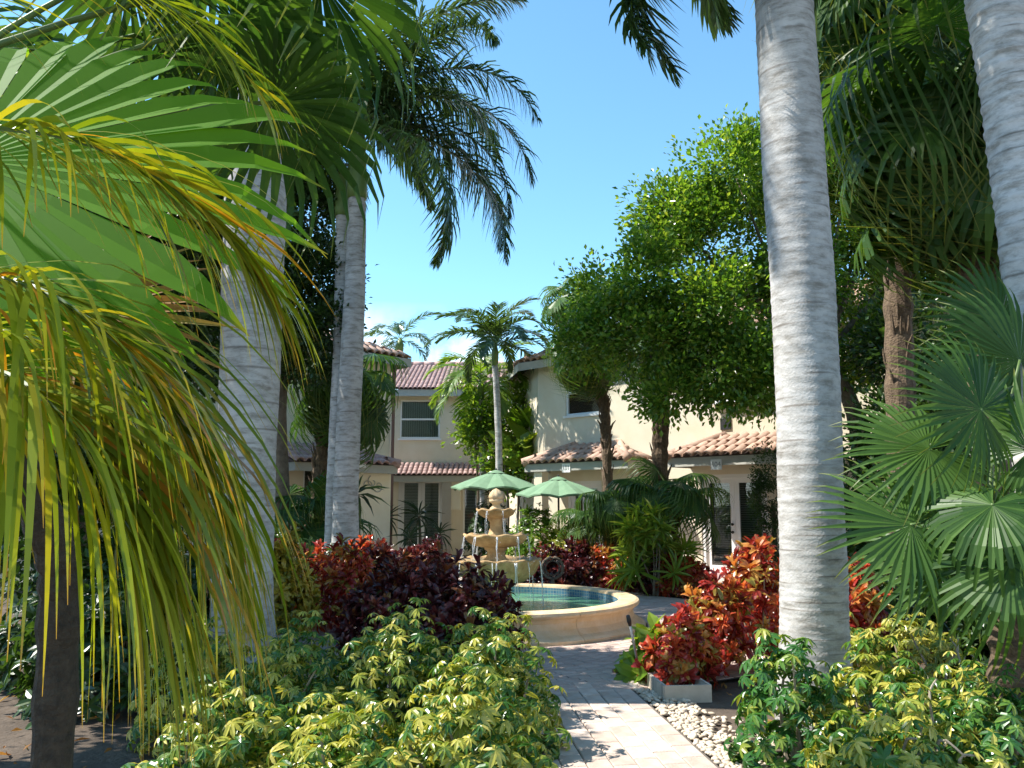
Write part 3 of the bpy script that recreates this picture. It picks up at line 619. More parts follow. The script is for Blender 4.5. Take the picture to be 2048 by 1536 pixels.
# ------------------------------------------------------------------ palms
def strip_leaf(P, D, N, Lg, wd, droop, st=4, fold=.0, r=0., tw=0.):
    """one leaflet: base P, direction D, normal N -> verts, tris, attributes"""
    V = []; A = []; S = np.linspace(0, 1, st+1); side = nrm(np.cross(N, D))
    p = np.array(P, float); d = np.array(D, float)
    for i, s in enumerate(S):
        w = wd*(.55+.9*s if s < .35 else .87*(1-((s-.35)/.65)**1.7))*.5; w = max(w, 0.0006)
        V += [p-side*w, p+side*w]; A += [(r, s, 1), (r, s, 1)]
        if i < st:
            d = nrm(d+np.array([0, 0, -droop])*(1.0/st)*(1.2 if s > .3 else .6)); side = nrm(side-d*(side@d)); p = p+d*Lg/st
    F = []
    for i in range(st): a = 2*i; F += [(a, a+1, a+3), (a, a+3, a+2)]
    return V, F, A
def pinnate(name, pts, n, Ll, wd, mt, ang=(60, 25), droop=.8, lift=.2, plum=.15, st=3, rad=.018, start=.08, seed=0, stalk=None, prof=None):
    """feather frond along a polyline; returns a mesh"""
    rg = np.random.default_rng(seed); pts = bez(pts, 40); T = nrm(np.gradient(pts, axis=0)); mb = MB()
    mb.tube(pts[::2], rad*(1-.8*np.linspace(0, 1, 20)), 5, 1)
    for i in range(n):
        s = start+(1-start)*(i+.5)/n; k = s*39; j = min(int(k), 38); f = k-j; p = pts[j]*(1-f)+pts[j+1]*f; t = nrm(T[j]*(1-f)+T[j+1]*f)
        up = np.array([0, 0, 1.]); sd = np.cross(t, up); sd = nrm(sd) if np.linalg.norm(sd) > .05 else np.array([1., 0, 0]); N = np.cross(sd, t)
        pr = (prof(s) if prof else math.sin(math.pi*min(1, .18+.80*s))**.6)
        for sg in (-1, 1):
            a = R(ang[0]+(ang[1]-ang[0])*s)+rg.normal()*.09
            D = nrm(t*math.cos(a)+sd*sg*math.sin(a)+N*(lift+rg.normal()*plum)); NN = nrm(N+sd*sg*-.3+rg.normal(size=3)*.15)
            l = Ll*pr*(.85+.3*rg.random()); V, F, A = strip_leaf(p, D, NN, l, wd*(.8+.4*rg.random()), droop*(.7+.6*rg.random()), st, r=rg.random()*.999); mb.add(V, F, 0, A)
    return mb.mesh(name, [mt, stalk or M_green])
def frond_pts(Lg, e0, bend, n=8):
    p = np.zeros(3); out = [p.copy()]
    for i in range(n): e = e0-bend*((i+.5)/n)**1.2; p = p+np.array([math.cos(e), 0, math.sin(e)])*Lg/n; out.append(p.copy())
    return np.array(out)
def fan_leaf(name, Rr, mt, n=34, A=R(150), split=.55, tip=.35, curl=.12, cup=.15, fold=.35, pet=1., seed=0, tilt=0., sag=0., prad=.012, ragged=.06):
    """fan blade round a hub; the petiole runs from the origin along +X, the blade faces +Z"""
    rg = np.random.default_rng(seed); mb = MB(); hub = np.array([pet, 0, -sag*pet*.3])
    if pet > 0:
        q = np.linspace(0, 1, 7); mb.tube(np.stack([pet*q, 0*q, .10*pet*np.sin(math.pi*q*.9)*(1-q)-sag*pet*.3*q*q], 1), prad*(1.5-.8*q), 6, 1)
    da = 2*A/n; ct, stl = math.cos(tilt), math.sin(tilt)
    for i in range(n):
        th = -A+da*(i+.5)+rg.normal()*.012; Rt = Rr*(1-.22*(abs(th)/A)**2)*(1+rg.normal()*ragged); sp_ = split*(1+rg.normal()*.06); tp = tip*(.6+.8*rg.random()); tw = rg.normal()*.12
        stn = [.015, .3, sp_, sp_+(1-sp_)*.35, sp_+(1-sp_)*.7, 1.]; V = []; At = []; rr = rg.random()*.6
        for s in stn:
            if s <= sp_: hw = s*Rt*math.tan(da/2)*1.0
            else: hw = sp_*Rt*math.tan(da/2)*max(.02, 1-((s-sp_)/(1-sp_))**1.25)
            x = s*Rt; z0 = -cup*Rr*(th/A)**2*s+(-curl*Rr*s*s); q = max(0, (s-sp_)/(1-sp_)); drop = tp*Rt*q*q*(1-sp_)*1.4; x -= drop*.35*q
            for w_, zf in ((-1, 0), (0, -fold*hw), (1, 0)):
                lx, ly = x, w_*hw*(1-.25*q)+tw*q*q*Rr*.3
                X = lx*math.cos(th)-ly*math.sin(th); Y = lx*math.sin(th)+ly*math.cos(th); Z = z0+zf-drop
                V.append(hub+np.array([X*ct+Z*stl, Y, -X*stl+Z*ct])); At.append((rr, s, abs(w_)))
        F = []
        for k in range(len(stn)-1):
            a = 3*k; F += [(a, a+1, a+4), (a, a+4, a+3), (a+1, a+2, a+5), (a+1, a+5, a+4)]
        mb.add(V, F, 0, At)
    return mb.mesh(name, [mt, M_green])
def ringed_trunk(name, pts, rad, spacing=.10, ridge=.006, seg=28, mt=None, seed=0, step=.022):
    """trunk with leaf-scar rings; pts/rad are control points in local coords"""
    rg = np.random.default_rng(seed); Lg = sum(np.linalg.norm(np.array(b)-np.array(a)) for a, b in zip(pts, pts[1:])); n = int(Lg/step)
    C = bez(pts, n); Rr = np.interp(np.linspace(0, 1, n), np.linspace(0, 1, len(rad)), rad); V = []; CC = []; th = np.linspace(0, 2*math.pi, seg, endpoint=False)
    nx = 0; ph = 0; ring = 0; s = 0; amp = rg.uniform(0, .03); pa = 0; nextr = spacing; last = 0
    for i in range(n):
        z = i*step
        if z > nextr: last = nextr; nextr += spacing*rg.uniform(.7, 1.3); amp = rg.uniform(.0, .02); pa = rg.uniform(0, 6.28)
        f = (z-last+amp*np.sin(th+pa))/max(.03, nextr-last); k = np.exp(-((f-.0)/.16)**2)+np.exp(-((f-1.)/.16)**2)
        r = Rr[i]+ridge*k+.004*np.sin(3*th+z*2)+.003*np.sin(5*th-z*5)
        kk = np.exp(-((f-.13)/.09)**2)*(.75+.25*np.sin(th*2+pa)); CC += [(q_, 0, 0) for q_ in kk]
        for j in range(seg): V.append((C[i][0]+r[j]*math.cos(th[j]), C[i][1]+r[j]*math.sin(th[j]), C[i][2]))
    F = [(i*seg+k, i*seg+(k+1) % seg, (i+1)*seg+(k+1) % seg, (i+1)*seg+k) for i in range(n-1) for k in range(seg)]; F.append(tuple((n-1)*seg+k for k in range(seg)))
    return mesh(name, V, F, mt or M_trunk, np.array(CC), smooth=True)
royal_fr = [pinnate('frond', frond_pts(3.7, e0, bd), 150, .76, .040, LM_royal, (60, 26), 1.5, .12, .42, 3, .03, .08, i, M_shaft) for i, (e0, bd) in enumerate(((1.1, 2.2), (.7, 2.1), (.25, 1.75), (1.3, 1.6)))]
def royal_palm(label, base, pts, rad, fr, seed, crown=True, scale=1., spacing=.10, ridge=.006, group=None, name='royal_palm', shaft=1.5):
    rg = random.Random(seed); t = thing(name, label, 'palm tree', (base[0], base[1], -.03), 0, group)
    loc = [np.array(p)-np.array([base[0], base[1], 0]) for p in pts]
    put('trunk', ringed_trunk('trunk', loc, rad, spacing, ridge, seed=seed), t); top = loc[-1]
    if shaft:
        d = nrm(loc[-1]-loc[-2]); q = np.linspace(0, 1, 9); r0 = rad[-1]
        m = MB(); m.tube([top+d*shaft*k for k in q], r0*np.array([1.12,1.2,1.16,1.08,1.,.92,.84,.74,.5]), 20); put('crownshaft', m.mesh('crownshaft', M_shaft, True), t); top = top+d*shaft*.93
    for (az, k, el) in fr:
        put('frond', royal_fr[k], t, top, (rg.uniform(-.3, .3), -el, az), scale*rg.uniform(.92, 1.08))
    return t, top
def ring_fr(n, seed, low=.35):
    rg = random.Random(seed); return [(2*math.pi*i/n*1.0+rg.uniform(-.25, .25), i % 4, rg.uniform(-low, .15)) for i in range(n)]
# near left royal palm
Y = 7.45; b0 = W(486, 1380, Y); p_top = W(524, 150, Y+.1)
royal_palm('stout royal palm with grey trunk rising from the big variegated hedge beside the drooping fronds', (b0[0], Y), [(b0[0], Y, 0), W(486, 1150, Y), W(497, 800, Y), W(512, 400, Y+.05), p_top, p_top+np.array([.15, .05, 2.4]), p_top+np.array([.25, .1, 4.6])], [.30, .265, .255, .275, .29, .27, .25, .22], ring_fr(13, 3), 3, spacing=.13, ridge=.003)
# right royal palm
b0 = W(1628, 1400, 6.5)
royal_palm('white royal palm with dark ring scars standing between red crotons and the fan palm', (b0[0], 6.5), [(b0[0], 6.5, 0), W(1627, 1230, 6.5), W(1622, 1000, 6.5), W(1612, 700, 6.5), W(1592, 400, 6.5), W(1572, 60, 6.5), W(1556, -300, 6.55)], [.285, .25, .242, .245, .25, .238, .225], ring_fr(13, 5)+[(2.95, 2, -.75), (3.45, 2, -.9), (2.45, 2, -.7), (3.9, 2, -.8)], 5, scale=.95, spacing=.085, ridge=.0045)
# far right palm, leaning
b0 = W(2110, 1500, 5.6)
royal_palm('pale leaning palm with raised ring ridges at the edge beside the fan palm', (b0[0], 5.6), [(b0[0], 5.6, 0), W(2105, 1100, 5.6), W(2075, 600, 5.65), W(2033, 250, 5.7), W(1990, 0, 5.75), W(1965, -160, 5.8)], [.25, .215, .205, .20, .195, .19], ring_fr(11, 8), 8, spacing=.105, ridge=.011)
# tall royal palm with its slimmer twin
b0 = W(690, 1202, 14.)
fr = [(-.15, 0, -.15), (.05, 1, -.05), (.28, 2, -.15), (-.5, 2, -.45), (.75, 0, .0), (1.3, 1, .1), (1.9, 0, 0), (2.5, 1, 0), (3.0, 2, -.1), (3.5, 0, 0), (4.0, 2, -.2), (4.5, 1, -.2), (5.0, 3, 0), (5.6, 0, .05), (-.05, 3, .1), (2.2, 3, .1), (.45, 1, -.35), (.12, 1, -.3)]
royal_palm('tall royal palm with green crownshaft and drooping feather fronds against the sky', (b0[0], 14.), [(b0[0], 14, 0), W(692, 1000, 14), W(701, 750, 14), W(711, 550, 14), W(714, 395, 14)], [.26, .21, .20, .175, .15], fr, 11, scale=1.08, spacing=.12, ridge=.003)
b0 = W(668, 1195, 14.3)
royal_palm('slim palm trunk standing close against the tall royal palm, crown lost in its fronds', (b0[0], 14.3), [(b0[0], 14.3, 0), W(671, 1000, 14.3), W(680, 750, 14.3), W(684, 550, 14.35), W(684, 430, 14.4)], [.20, .16, .145, .12, .11], [(2.2, 0, 0), (2.9, 2, 0), (3.4, 1, 0), (3.9, 2, .1), (4.4, 0, 0), (1.6, 1, 0)], 12, scale=.7, spacing=.12, ridge=.003, shaft=1.)

# fan palms
fan_v = [fan_leaf('leaf', .95, LM_fan, 36, R(155), .5, .75, .10, .35, .35, .9, 20+i, R(25+20*i), .25) for i in range(3)]
fan_w = [fan_leaf('leaf', .95, LM_fan, 36, R(150), .42, 1.5, .22, .45, .35, .8, 30+i, R(50+18*i), .5) for i in range(3)]
def fan_palm(label, base, pts, rad, n, seed, leaves, scale=1., group=None, elr=(-.9, 1.1), mt=None, name='fan_palm', boots=True, azr=None):
    rg = random.Random(seed); t = thing(name, label, 'palm tree', (base[0], base[1], -.03), 0, group); loc = [np.array(p)-np.array([base[0], base[1], 0]) for p in pts]
    n2 = 40; C = bez(loc, n2); rr = np.interp(np.linspace(0, 1, n2), np.linspace(0, 1, len(rad)), rad)*(1+.10*np.sin(np.arange(n2)*2.4))
    m = MB(); m.tube(C, rr, 12); put('trunk', m.mesh('trunk', mt or M_fibre, False), t)
    if boots:
        m = MB()
        for k in range(70):
            j = rg.randint(8, n2-1); a = rg.uniform(0, 6.28); o_ = np.array([math.cos(a), math.sin(a), 0]); p = C[j]+o_*rr[j]*.8
            m.tube([p, p+o_*.05+np.array([0, 0, .12]), p+o_*rg.uniform(.05, .13)+np.array([0, 0, rg.uniform(.18, .3)])], [.03, .02, .006], 5)
        put('leaf_bases', m.mesh('leaf_bases', M_fibre), t, kind='stuff')
    for i in range(n):
        az = (2.39996*i if azr is None else azr[0]+(azr[1]-azr[0])*((i*.618) % 1))+rg.uniform(-.2, .2); q = i/max(1, n-1); el = elr[1]+(elr[0]-elr[1])*q**.8+rg.uniform(-.15, .15)
        put('leaf', leaves[rg.randrange(len(leaves))], t, C[-1]+np.array([0, 0, rg.uniform(-.08, .08)]), (rg.uniform(-.35, .35), -el, az), scale*rg.uniform(.85, 1.12))
    return t, C[-1]
# dark one behind the twin trunks
b0 = G(628, 1120); Y = 16.8; b0 = W(622, 1165, Y)
fan_palm('dark shaggy fan palm with leaning fibrous trunk in front of the shaded house', b0[:2], [(b0[0], Y, 0), W(636, 980, Y), W(655, 860, Y), W(690, 770, Y)], [.17, .15, .16, .15], 26, 41, fan_w+fan_v, 1.02, elr=(-1.1, .9))
# right big one, dark crown
Y = 9.2; b0 = W(1985, 1200, Y)
fan_palm('tall shaggy fan palm with dark hanging crown behind the leaning pale palm', b0[:2], [(b0[0], Y, 0), W(1980, 900, Y), W(1962, 650, Y), W(1945, 450, Y), W(1915, 240, Y)], [.24, .2, .2, .19, .15], 42, 42, fan_w+fan_v, 1.3, elr=(-1.25, 1.0))
Y = 10.8; b0 = W(1800, 1190, Y)
fan_palm('very tall fan palm with dark drooping crown between the two pale trunks', b0[:2], [(b0[0], Y, 0), W(1800, 800, Y), W(1790, 400, Y), W(1775, 30, Y)], [.22, .18, .17, .15], 34, 52, fan_w+fan_v, 1.35, elr=(-1.2, 1.0))
# two cabbage palms before the right house
Y = 17.6; b0 = W(1216, 1100, Y)
fan_palm('thin cabbage palm with fibrous trunk beside the upstairs window of the angled house', b0[:2], [(b0[0], Y, 0), W(1214, 920, Y), W(1207, 800, Y), W(1178, 690, Y)], [.11, .10, .11, .12], 22, 43, fan_w, .92, 'cabbage palms before the angled house', (-1.0, .9))
Y = 16.6; b0 = W(1318, 1110, Y)
fan_palm('thick cabbage palm trunk between the two tiled porches', b0[:2], [(b0[0], Y, 0), W(1320, 920, Y), W(1322, 800, Y), W(1325, 700, Y)], [.17, .16, .17, .15], 20, 44, fan_w, .8, 'cabbage palms before the angled house', (-.6, .9))
# low dark fan palms below
Y = 15.9; b0 = W(1345, 1150, Y)
fan_palm('low dark fan palm spreading stiff leaves under the porch numbered 104', b0[:2], [(b0[0], Y, 0), W(1345, 1060, Y), W(1345, 1000, Y)], [.10, .10, .09], 14, 45, fan_v, .72, elr=(-.2, 1.2))
Y = 17.2; b0 = W(1170, 1120, Y)
fan_palm('low dark fan palm below the right umbrella', b0[:2], [(b0[0], Y, 0), W(1172, 1080, Y), W(1175, 1050, Y)], [.08, .08, .07], 12, 46, fan_v, .6, elr=(-.1, 1.2))
Y = 16.4; b0 = W(1240, 1120, Y)
fan_palm('pale green fan palm arching over the right umbrella edge', b0[:2], [(b0[0], Y, 0), W(1242, 1060, Y), W(1245, 1010, Y)], [.08, .08, .07], 13, 47, fan_w, .72, elr=(-.1, 1.3))
Y = 15.4; b0 = W(600, 1160, Y)
fan_palm('low dark fan palm in the shade at the foot of the leaning shaggy palm', b0[:2], [(b0[0], Y, 0), W(600, 1100, Y), W(600, 1060, Y)], [.09, .09, .08], 16, 48, fan_v, .85, elr=(-.2, 1.2))
Y = 25.; b0 = W(1135, 1100, Y)
fan_palm('distant fan palm whose crown peeks over the tree beside the roof', b0[:2], [(b0[0], Y, 0), W(1140, 800, Y), W(1150, 600, Y)], [.16, .15, .14], 16, 49, fan_v, .95, elr=(-.8, 1.1))

# near right fan palm, leaves placed one by one
Y = 5.0; b0 = W(2010, 1420, 5.2)
fr_t = thing('fan_palm', 'large stiff fan palm with round pleated leaves in front of the dark shrubs', 'palm tree', (b0[0], 5.2, -.03))
m = MB(); crown = np.array([W(2030, 1040, 5.2)[0]-b0[0], 0, W(2030, 1040, 5.2)[2]]); n2 = 24; q = np.linspace(0, 1, n2)[:, None]; m.tube(crown*q, .13*(1+.12*np.sin(np.arange(n2)*2.2)), 12); put('trunk', m.mesh('trunk', M_fibre), fr_t)
def placed_leaf(parent, base, hub, tipdir, normal, Rr, mt, seed, n=40, A=R(165), split=.5, tip=.35, curl=.05, cup=.12, prad=.012, fold=.35, name='leaf', ragged=.05):
    """fan leaf with its hub at a world point, blade axis and normal given, petiole from base"""
    hub = np.array(hub, float); X = nrm(tipdir); Z = nrm(np.array(normal)-X*(np.array(normal)@X)); Y_ = np.cross(Z, X)
    me = fan_leaf(name, Rr, mt, n, A, split, tip, curl, cup, fold, 0, seed, 0., 0., prad, ragged); o = put(name, me, parent)
    Mx = Matrix((X, Y_, Z)).transposed().to_4x4(); pl = np.array(parent.location); Mx.translation = Vector(hub-pl); o.matrix_local = Mx
    if base is not None:
        base = np.array(base, float); q = np.linspace(0, 1, 9)[:, None]; mid = (base+hub)/2+np.array([0, 0, .12*np.linalg.norm(hub-base)])
        C = (1-q)**2*base+2*q*(1-q)*mid+q*q*hub; inv = np.array(Mx.to_3x3().transposed()); C = (C-hub)@inv.T
        mb = MB(); mb.tube(C, prad*(1.4-.6*q[:, 0]), 6); put('petiole', mb.mesh('petiole', M_green, True), o)
    return o
cw = np.array([b0[0], 5.2, crown[2]])
for i, (x, y, Yd, td, nm, rr) in enumerate((
    (1962, 818, 4.9, (-.75, -.1, .55), (.15, -.9, .35), .62), (1858, 898, 5.0, (-.95, -.1, -.1), (.05, -.8, .6), .60), (1822, 1050, 4.8, (-1, -.15, -.05), (-.1, -.85, .5), .60),
    (1985, 1010, 4.6, (-.6, -.5, -.6), (-.3, -.6, .75), .55), (1900, 1110, 4.9, (-.8, -.2, -.6), (-.4, -.6, .7), .62), (2020, 1130, 4.5, (-.2, -.5, -.85), (-.2, -.8, .5), .55),
    (2040, 720, 5.2, (-.2, .1, 1), (0, -1, .1), .62), (2060, 900, 4.9, (.4, -.3, .3), (0, -.9, .5), .6), (1935, 960, 5.5, (-.9, .3, .2), (0, -.6, .8), .58), (1890, 1000, 5.7, (-.8, .3, .1), (.0, -.7, .8), .55), (2000, 640, 5.6, (-.5, .2, .8), (0, -1, .2), .6), (2100, 1050, 5., (.6, -.4, -.3), (0, -.6, .8), .6))):
    placed_leaf(fr_t, cw+np.array([0, 0, random.uniform(-.1, .1)]), W(x, y, Yd), td, nm, rr, LM_fan, 60+i, 42, R(168), .5, (.2 if i not in (3, 5) else .9), .05 if i not in (3, 5) else .3, .1)

# near left fan palm: one big lit leaf, dark ones overhead, a withered one
LC = np.array([-2.75, 3.3, 3.0])
fl_t = thing('fan_palm', 'fan palm whose huge backlit leaf fills the corner above the drooping fronds', 'palm tree', (LC[0], LC[1], -.03))
m = MB(); q = np.linspace(0, 1, 30)[:, None]; m.tube(np.array([0, 0, LC[2]])*q, .15*(1+.08*np.sin(np.arange(30)*2.2)), 12); put('trunk', m.mesh('trunk', M_fibre), fl_t)
placed_leaf(fl_t, LC, W(-70, 320, 2.7), (1, .15, .06), (-.42, -.80, .42), 1.28, LM_bigfan, 80, 32, R(160), .62, .22, .06, .05, .02, .30, ragged=.03)
placed_leaf(fl_t, LC, W(150, 620, 3.3), (.95, .1, -.12), (-.2, -.85, .4), .62, LM_dead, 81, 34, R(150), .5, .15, .05, .1, .012, .4)
placed_leaf(fl_t, LC, W(-90, 560, 2.9), (.9, .1, -.25), (-.3, -.8, .5), .95, LM_bigfan, 88, 30, R(120), .42, .5, .08, .1, .014, .6)
for i, (x, y, Yd, td, nm, rr, mt_) in enumerate(((545, 205, 4.0, (.95, .1, -.12), (.1, .55, .8), .82, LM_fan), (470, 45, 4.0, (.9, .15, -.25), (.1, .5, .85), .85, LM_fan), (330, 60, 4.3, (.7, .3, -.5), (.3, .3, .85), .8, LM_fan), (250, -60, 3.8, (.8, .0, -.35), (.3, .2, .9), .9, LM_fan),
        (380, 190, 4.8, (.6, .3, -.7), (.5, .2, .8), .75, LM_fan), (640, -40, 4.2, (.9, .2, -.3), (.1, .4, .9), .9, LM_fan), (160, 120, 4.6, (.4, .4, -.7), (.4, 0, .9), .85, LM_fan), (420, -120, 4.4, (.8, .4, -.1), (.1, .2, .95), .9, LM_fan))):
    placed_leaf(fl_t, LC+np.array([0, 0, .1*i-.2]), W(x, y, Yd), td, nm, rr, mt_, 82+i, 36, R(150), .5, .8, .15, .2, .014)

# near left feather palm with long drooping leaflets
b0 = W(110, 1500, 3.4); ar = thing('areca_palm', 'feather palm with long yellow green drooping leaflets hanging in front of the hedge', 'palm tree', (b0[0], 3.4, -.03))
ac = np.array([-2.0, 3.0, 2.1]); bl = np.array([b0[0], 3.4, 0])
m = MB(); C = bez([bl-bl, W(118, 1250, 3.4)-bl, W(100, 1050, 3.3)-bl, ac-bl], 30); m.tube(C, .078*(1+.10*np.sin(np.arange(30)*2.)), 12); put('trunk', m.mesh('trunk', mat('dark_bark', (.028,.022,.016), .95, 20, (.07,.052,.035), 1., 50)), ar)
def near_frond(px, n, Ll, wd, seed, droop, ang=(55, 20), lift=.15, mt=LM_droop, rad=.012):
    pts = [ac]+[W(*p) for p in px]; me = pinnate('frond', np.array(pts)-bl-np.array([0, 0, -.03]), n, Ll, wd, mt, ang, droop, lift, .22, 7, rad, .22, seed, M_green, lambda s: .55+.6*math.sin(math.pi*min(1, s*.95))); put('frond', me, ar)
near_frond([(-150, 300, 2.2), (40, 262, 2.0), (230, 310, 1.95), (400, 420, 2.0), (520, 560, 2.05)], 84, .46, .020, 1, 1.5, (42, 12))
near_frond([(-160, 560, 2.1), (20, 560, 1.9), (180, 640, 1.85), (320, 780, 1.85), (410, 960, 1.9)], 90, .60, .019, 2, 1.9, (40, 12))
near_frond([(-160, 760, 2.0), (-20, 740, 1.8), (90, 800, 1.7), (190, 930, 1.7), (260, 1120, 1.75)], 76, .60, .019, 3, 2.1, (40, 12))
near_frond([(-200, 700, 2.3), (0, 660, 2.2), (200, 760, 2.25), (380, 960, 2.3), (450, 1150, 2.35)], 80, .52, .018, 4, 2.0, (40, 12))
near_frond([(-220, 100, 2.6), (-60, -20, 2.5), (160, -60, 2.5), (380, 40, 2.6), (520, 180, 2.7)], 40, .42, .016, 5, 1.6, (40, 12))

# small palms in the middle distance
def feather_palm(label, base, pts, rad, n, Lg, seed, mt, spacing=.1, elr=(-.5, 1.2), Ll=.4, wd=.035, name='feather_palm', bend=1.5):
    rg = random.Random(seed); t = thing(name, label, 'palm tree', (base[0], base[1], -.03)); loc = [np.array(p)-np.array([base[0], base[1], 0]) for p in pts]
    put('trunk', ringed_trunk('trunk', loc, rad, spacing, .004, 14, seed=seed, step=.03), t); top = loc[-1]
    fr = [pinnate('frond', frond_pts(Lg, .55, bend+.3*i), 44, Ll, wd, mt, (60, 30), .7, .3, .12, 2, .014, .14, seed+i) for i in range(3)]
    m = MB(); m.tube([top-[0,0,.1], top+[0,0,.25], top+[0,0,.55]], [rad[-1]*1.1, rad[-1]*1.3, rad[-1]*.5], 10); put('crownshaft', m.mesh('crownshaft', M_shaft, True), t)
    for i in range(n):
        el = elr[1]+(elr[0]-elr[1])*(i/(n-1))-.55; put('frond', fr[i % 3], t, top+[0, 0, .45], (rg.uniform(-.2, .2), -el, 2.4*i), rg.uniform(.9, 1.1))
Y = 22.; b0 = W(1000, 1110, Y)
feather_palm('slender palm with ringed stem rising behind the umbrella above the fountain', b0[:2], [(b0[0], Y, 0), W(998, 900, Y), W(994, 800, Y), W(990, 722, Y)], [.11, .09, .085, .08], 17, 2.1, 90, LM_royal, elr=(.25, 1.5), Ll=.5, wd=.06)
Y = 24.5; b0 = W(968, 1095, Y)
feather_palm('bright yellow green feather palm leaning over the back house windows', b0[:2], [(b0[0], Y, 0), W(966, 950, Y), W(964, 850, Y), W(962, 790, Y)], [.11, .10, .10, .09], 15, 2.1, 95, LM_areca, elr=(-.3, 1.3), Ll=.6, wd=.065)
Y = 34; b0 = W(870, 1090, Y)
feather_palm('far feather palm whose frond tips show above the back roof', b0[:2], [(b0[0], Y, 0), W(850, 850, Y), W(800, 700, Y)], [.15, .13, .12], 10, 2.2, 97, LM_royal, elr=(-.2, 1.2), Ll=.5, wd=.05)

# ------------------------------------------------------------------ broadleaf trees
def tree(label, base, pts, rad, lobes, nl, size, mt, seed, limbs=(), name='broadleaf_tree', group=None, core=.45):
    """lobes: (x,y,z,rx,ry,rz); leaves sit in small twig sprays near the lobes' surfaces"""
    global rng
    rng = np.random.default_rng(seed); t = thing(name, label, 'tree', (base[0], base[1], -.05), 0, group); o0 = np.array([base[0], base[1], -.05])
    m = MB(); m.tube(bez([np.array(p)-o0 for p in pts], 14), np.interp(np.linspace(0, 1, 14), np.linspace(0, 1, len(rad)), rad), 10); tk = put('trunk', m.mesh('trunk', M_bark, True), t)
    top = np.array(pts[-1])
    for l in lobes:
        c = np.array(l[:3]); st_ = np.array(pts[-1])*.75+np.array(pts[-2])*.25; mid = (st_+c)/2+rng.normal(size=3)*.12-[0, 0, .1]; m = MB(); m.tube(bez([st_-o0, mid-o0, c-o0], 8), np.linspace(rad[-1]*.6, .015, 8), 6); put('limb', m.mesh('limb', M_bark, True), t)
    vol = np.array([l[3]*l[4]*l[5] for l in lobes])**(2/3); cnt = (nl*vol/vol.sum()).astype(int); PP = []; DD = []; tv, tf, tg = leaf_s(.62, .14)
    for l, c in zip(lobes, cnt):
        ns = max(4, c//12); sub = rdir(16); d = nrm(sub[rng.integers(0, 16, ns)]+rng.normal(size=(ns, 3))*.27); rr = 1-rng.random(ns)**1.6*core; bump = 1+.20*np.sin(d[:, 0]*5+seed)*np.sin(d[:, 1]*6+1)+.14*np.sin(d[:, 2]*9+seed*2)+rng.normal(size=ns)*.05
        sc = np.array(l[:3])+d*np.array(l[3:6])*(rr*bump)[:, None]; k = rng.integers(0, ns, c); s_ = rng.normal(size=(c, 3))*size*1.15
        P = sc[k]+s_; PP.append(P); DD.append(nrm(nrm(d[k]+nrm(s_)*.7)+rng.normal(size=(c, 3))*.45+[0, 0, .1]))
    P = np.vstack(PP); D = np.vstack(DD); n = len(P); Z = rng.normal(size=(n, 3))*.7+[0, 0, 1.]; keep = P[:, 2] > .15; P, D, Z = P[keep], D[keep], Z[keep]
    V, F, c = inst(tv, tf, P-o0, D, Z, size*rng.uniform(.7, 1.25, len(P)), tg); put('crown', mesh('crown', V, F, mt, c), t, kind='stuff'); return t
def lob(x, y, Y, rx, rz, ry=None):
    p = W(x, y, Y); s = Y/FPX; return (*p, rx*s, (ry or (rx+rz)/2*s), rz*s)
Y = 14.6; b0 = W(1740, 1190, Y)
tree('spreading tree with glossy bright green leaves in front of the angled house', b0[:2], [(b0[0], Y, -.05), W(1735, 1000, Y), W(1700, 800, Y), W(1620, 700, Y)], [.2, .16, .14, .10],
     [lob(1470, 350, Y, 120, 105), lob(1340, 430, Y, 95, 90), lob(1420, 500, Y, 150, 110), lob(1290, 560, Y-.6, 90, 80), lob(1440, 620, Y-.8, 150, 100), lob(1195, 590, Y+.6, 60, 75), lob(1170, 690, Y+.4, 75, 55), lob(1300, 690, Y-.6, 120, 75), lob(1460, 730, Y-1, 130, 80), lob(1345, 790, Y-.8, 75, 45), lob(1240, 640, Y, 80, 60),
      lob(1560, 330, Y+.8, 110, 120), lob(1700, 330, Y+.6, 120, 130), lob(1700, 560, Y+.8, 110, 120), lob(1590, 540, Y, 100, 110), lob(1700, 690, Y, 90, 80), lob(1830, 500, Y+1, 130, 180), lob(1820, 230, Y+1, 150, 140), lob(1960, 360, Y+1, 130, 220), lob(1900, 90, Y+1.2, 150, 120), lob(1540, 770, Y-1.1, 70, 55)], 120000, .105, LM_tree, 5, core=.6)
Y = 15.; b0 = W(560, 1190, Y)
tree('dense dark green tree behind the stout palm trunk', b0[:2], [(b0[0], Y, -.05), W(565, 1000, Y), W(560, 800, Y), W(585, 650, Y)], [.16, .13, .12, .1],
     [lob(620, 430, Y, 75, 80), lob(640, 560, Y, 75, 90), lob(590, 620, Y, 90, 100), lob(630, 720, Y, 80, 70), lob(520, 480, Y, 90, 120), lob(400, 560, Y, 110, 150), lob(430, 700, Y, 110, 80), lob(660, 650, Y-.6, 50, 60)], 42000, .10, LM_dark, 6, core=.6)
tree('leafy tree added to shade the beds at the side of the drooping feather palm', (-4.6, 5.6), [(-4.6, 5.6, 0), (-4.6, 5.6, 1.5), (-4.5, 5.6, 2.6)], [.16, .13, .11],  # added tree, its lobes placed to cast shade on hedge and crotons
     [(-4.9, 6.4, 4.3, 1.1, 1., .9), (-4.2, 6.6, 4.4, .8, .7, .6), (-4.5, 7.6, 4.8, 1., 1., .8), (-4.0, 8.7, 5.1, 1.2, 1., 1.1), (-4.3, 9.6, 4.2, 1., 1., .8)], 24000, .12, LM_dark, 8)
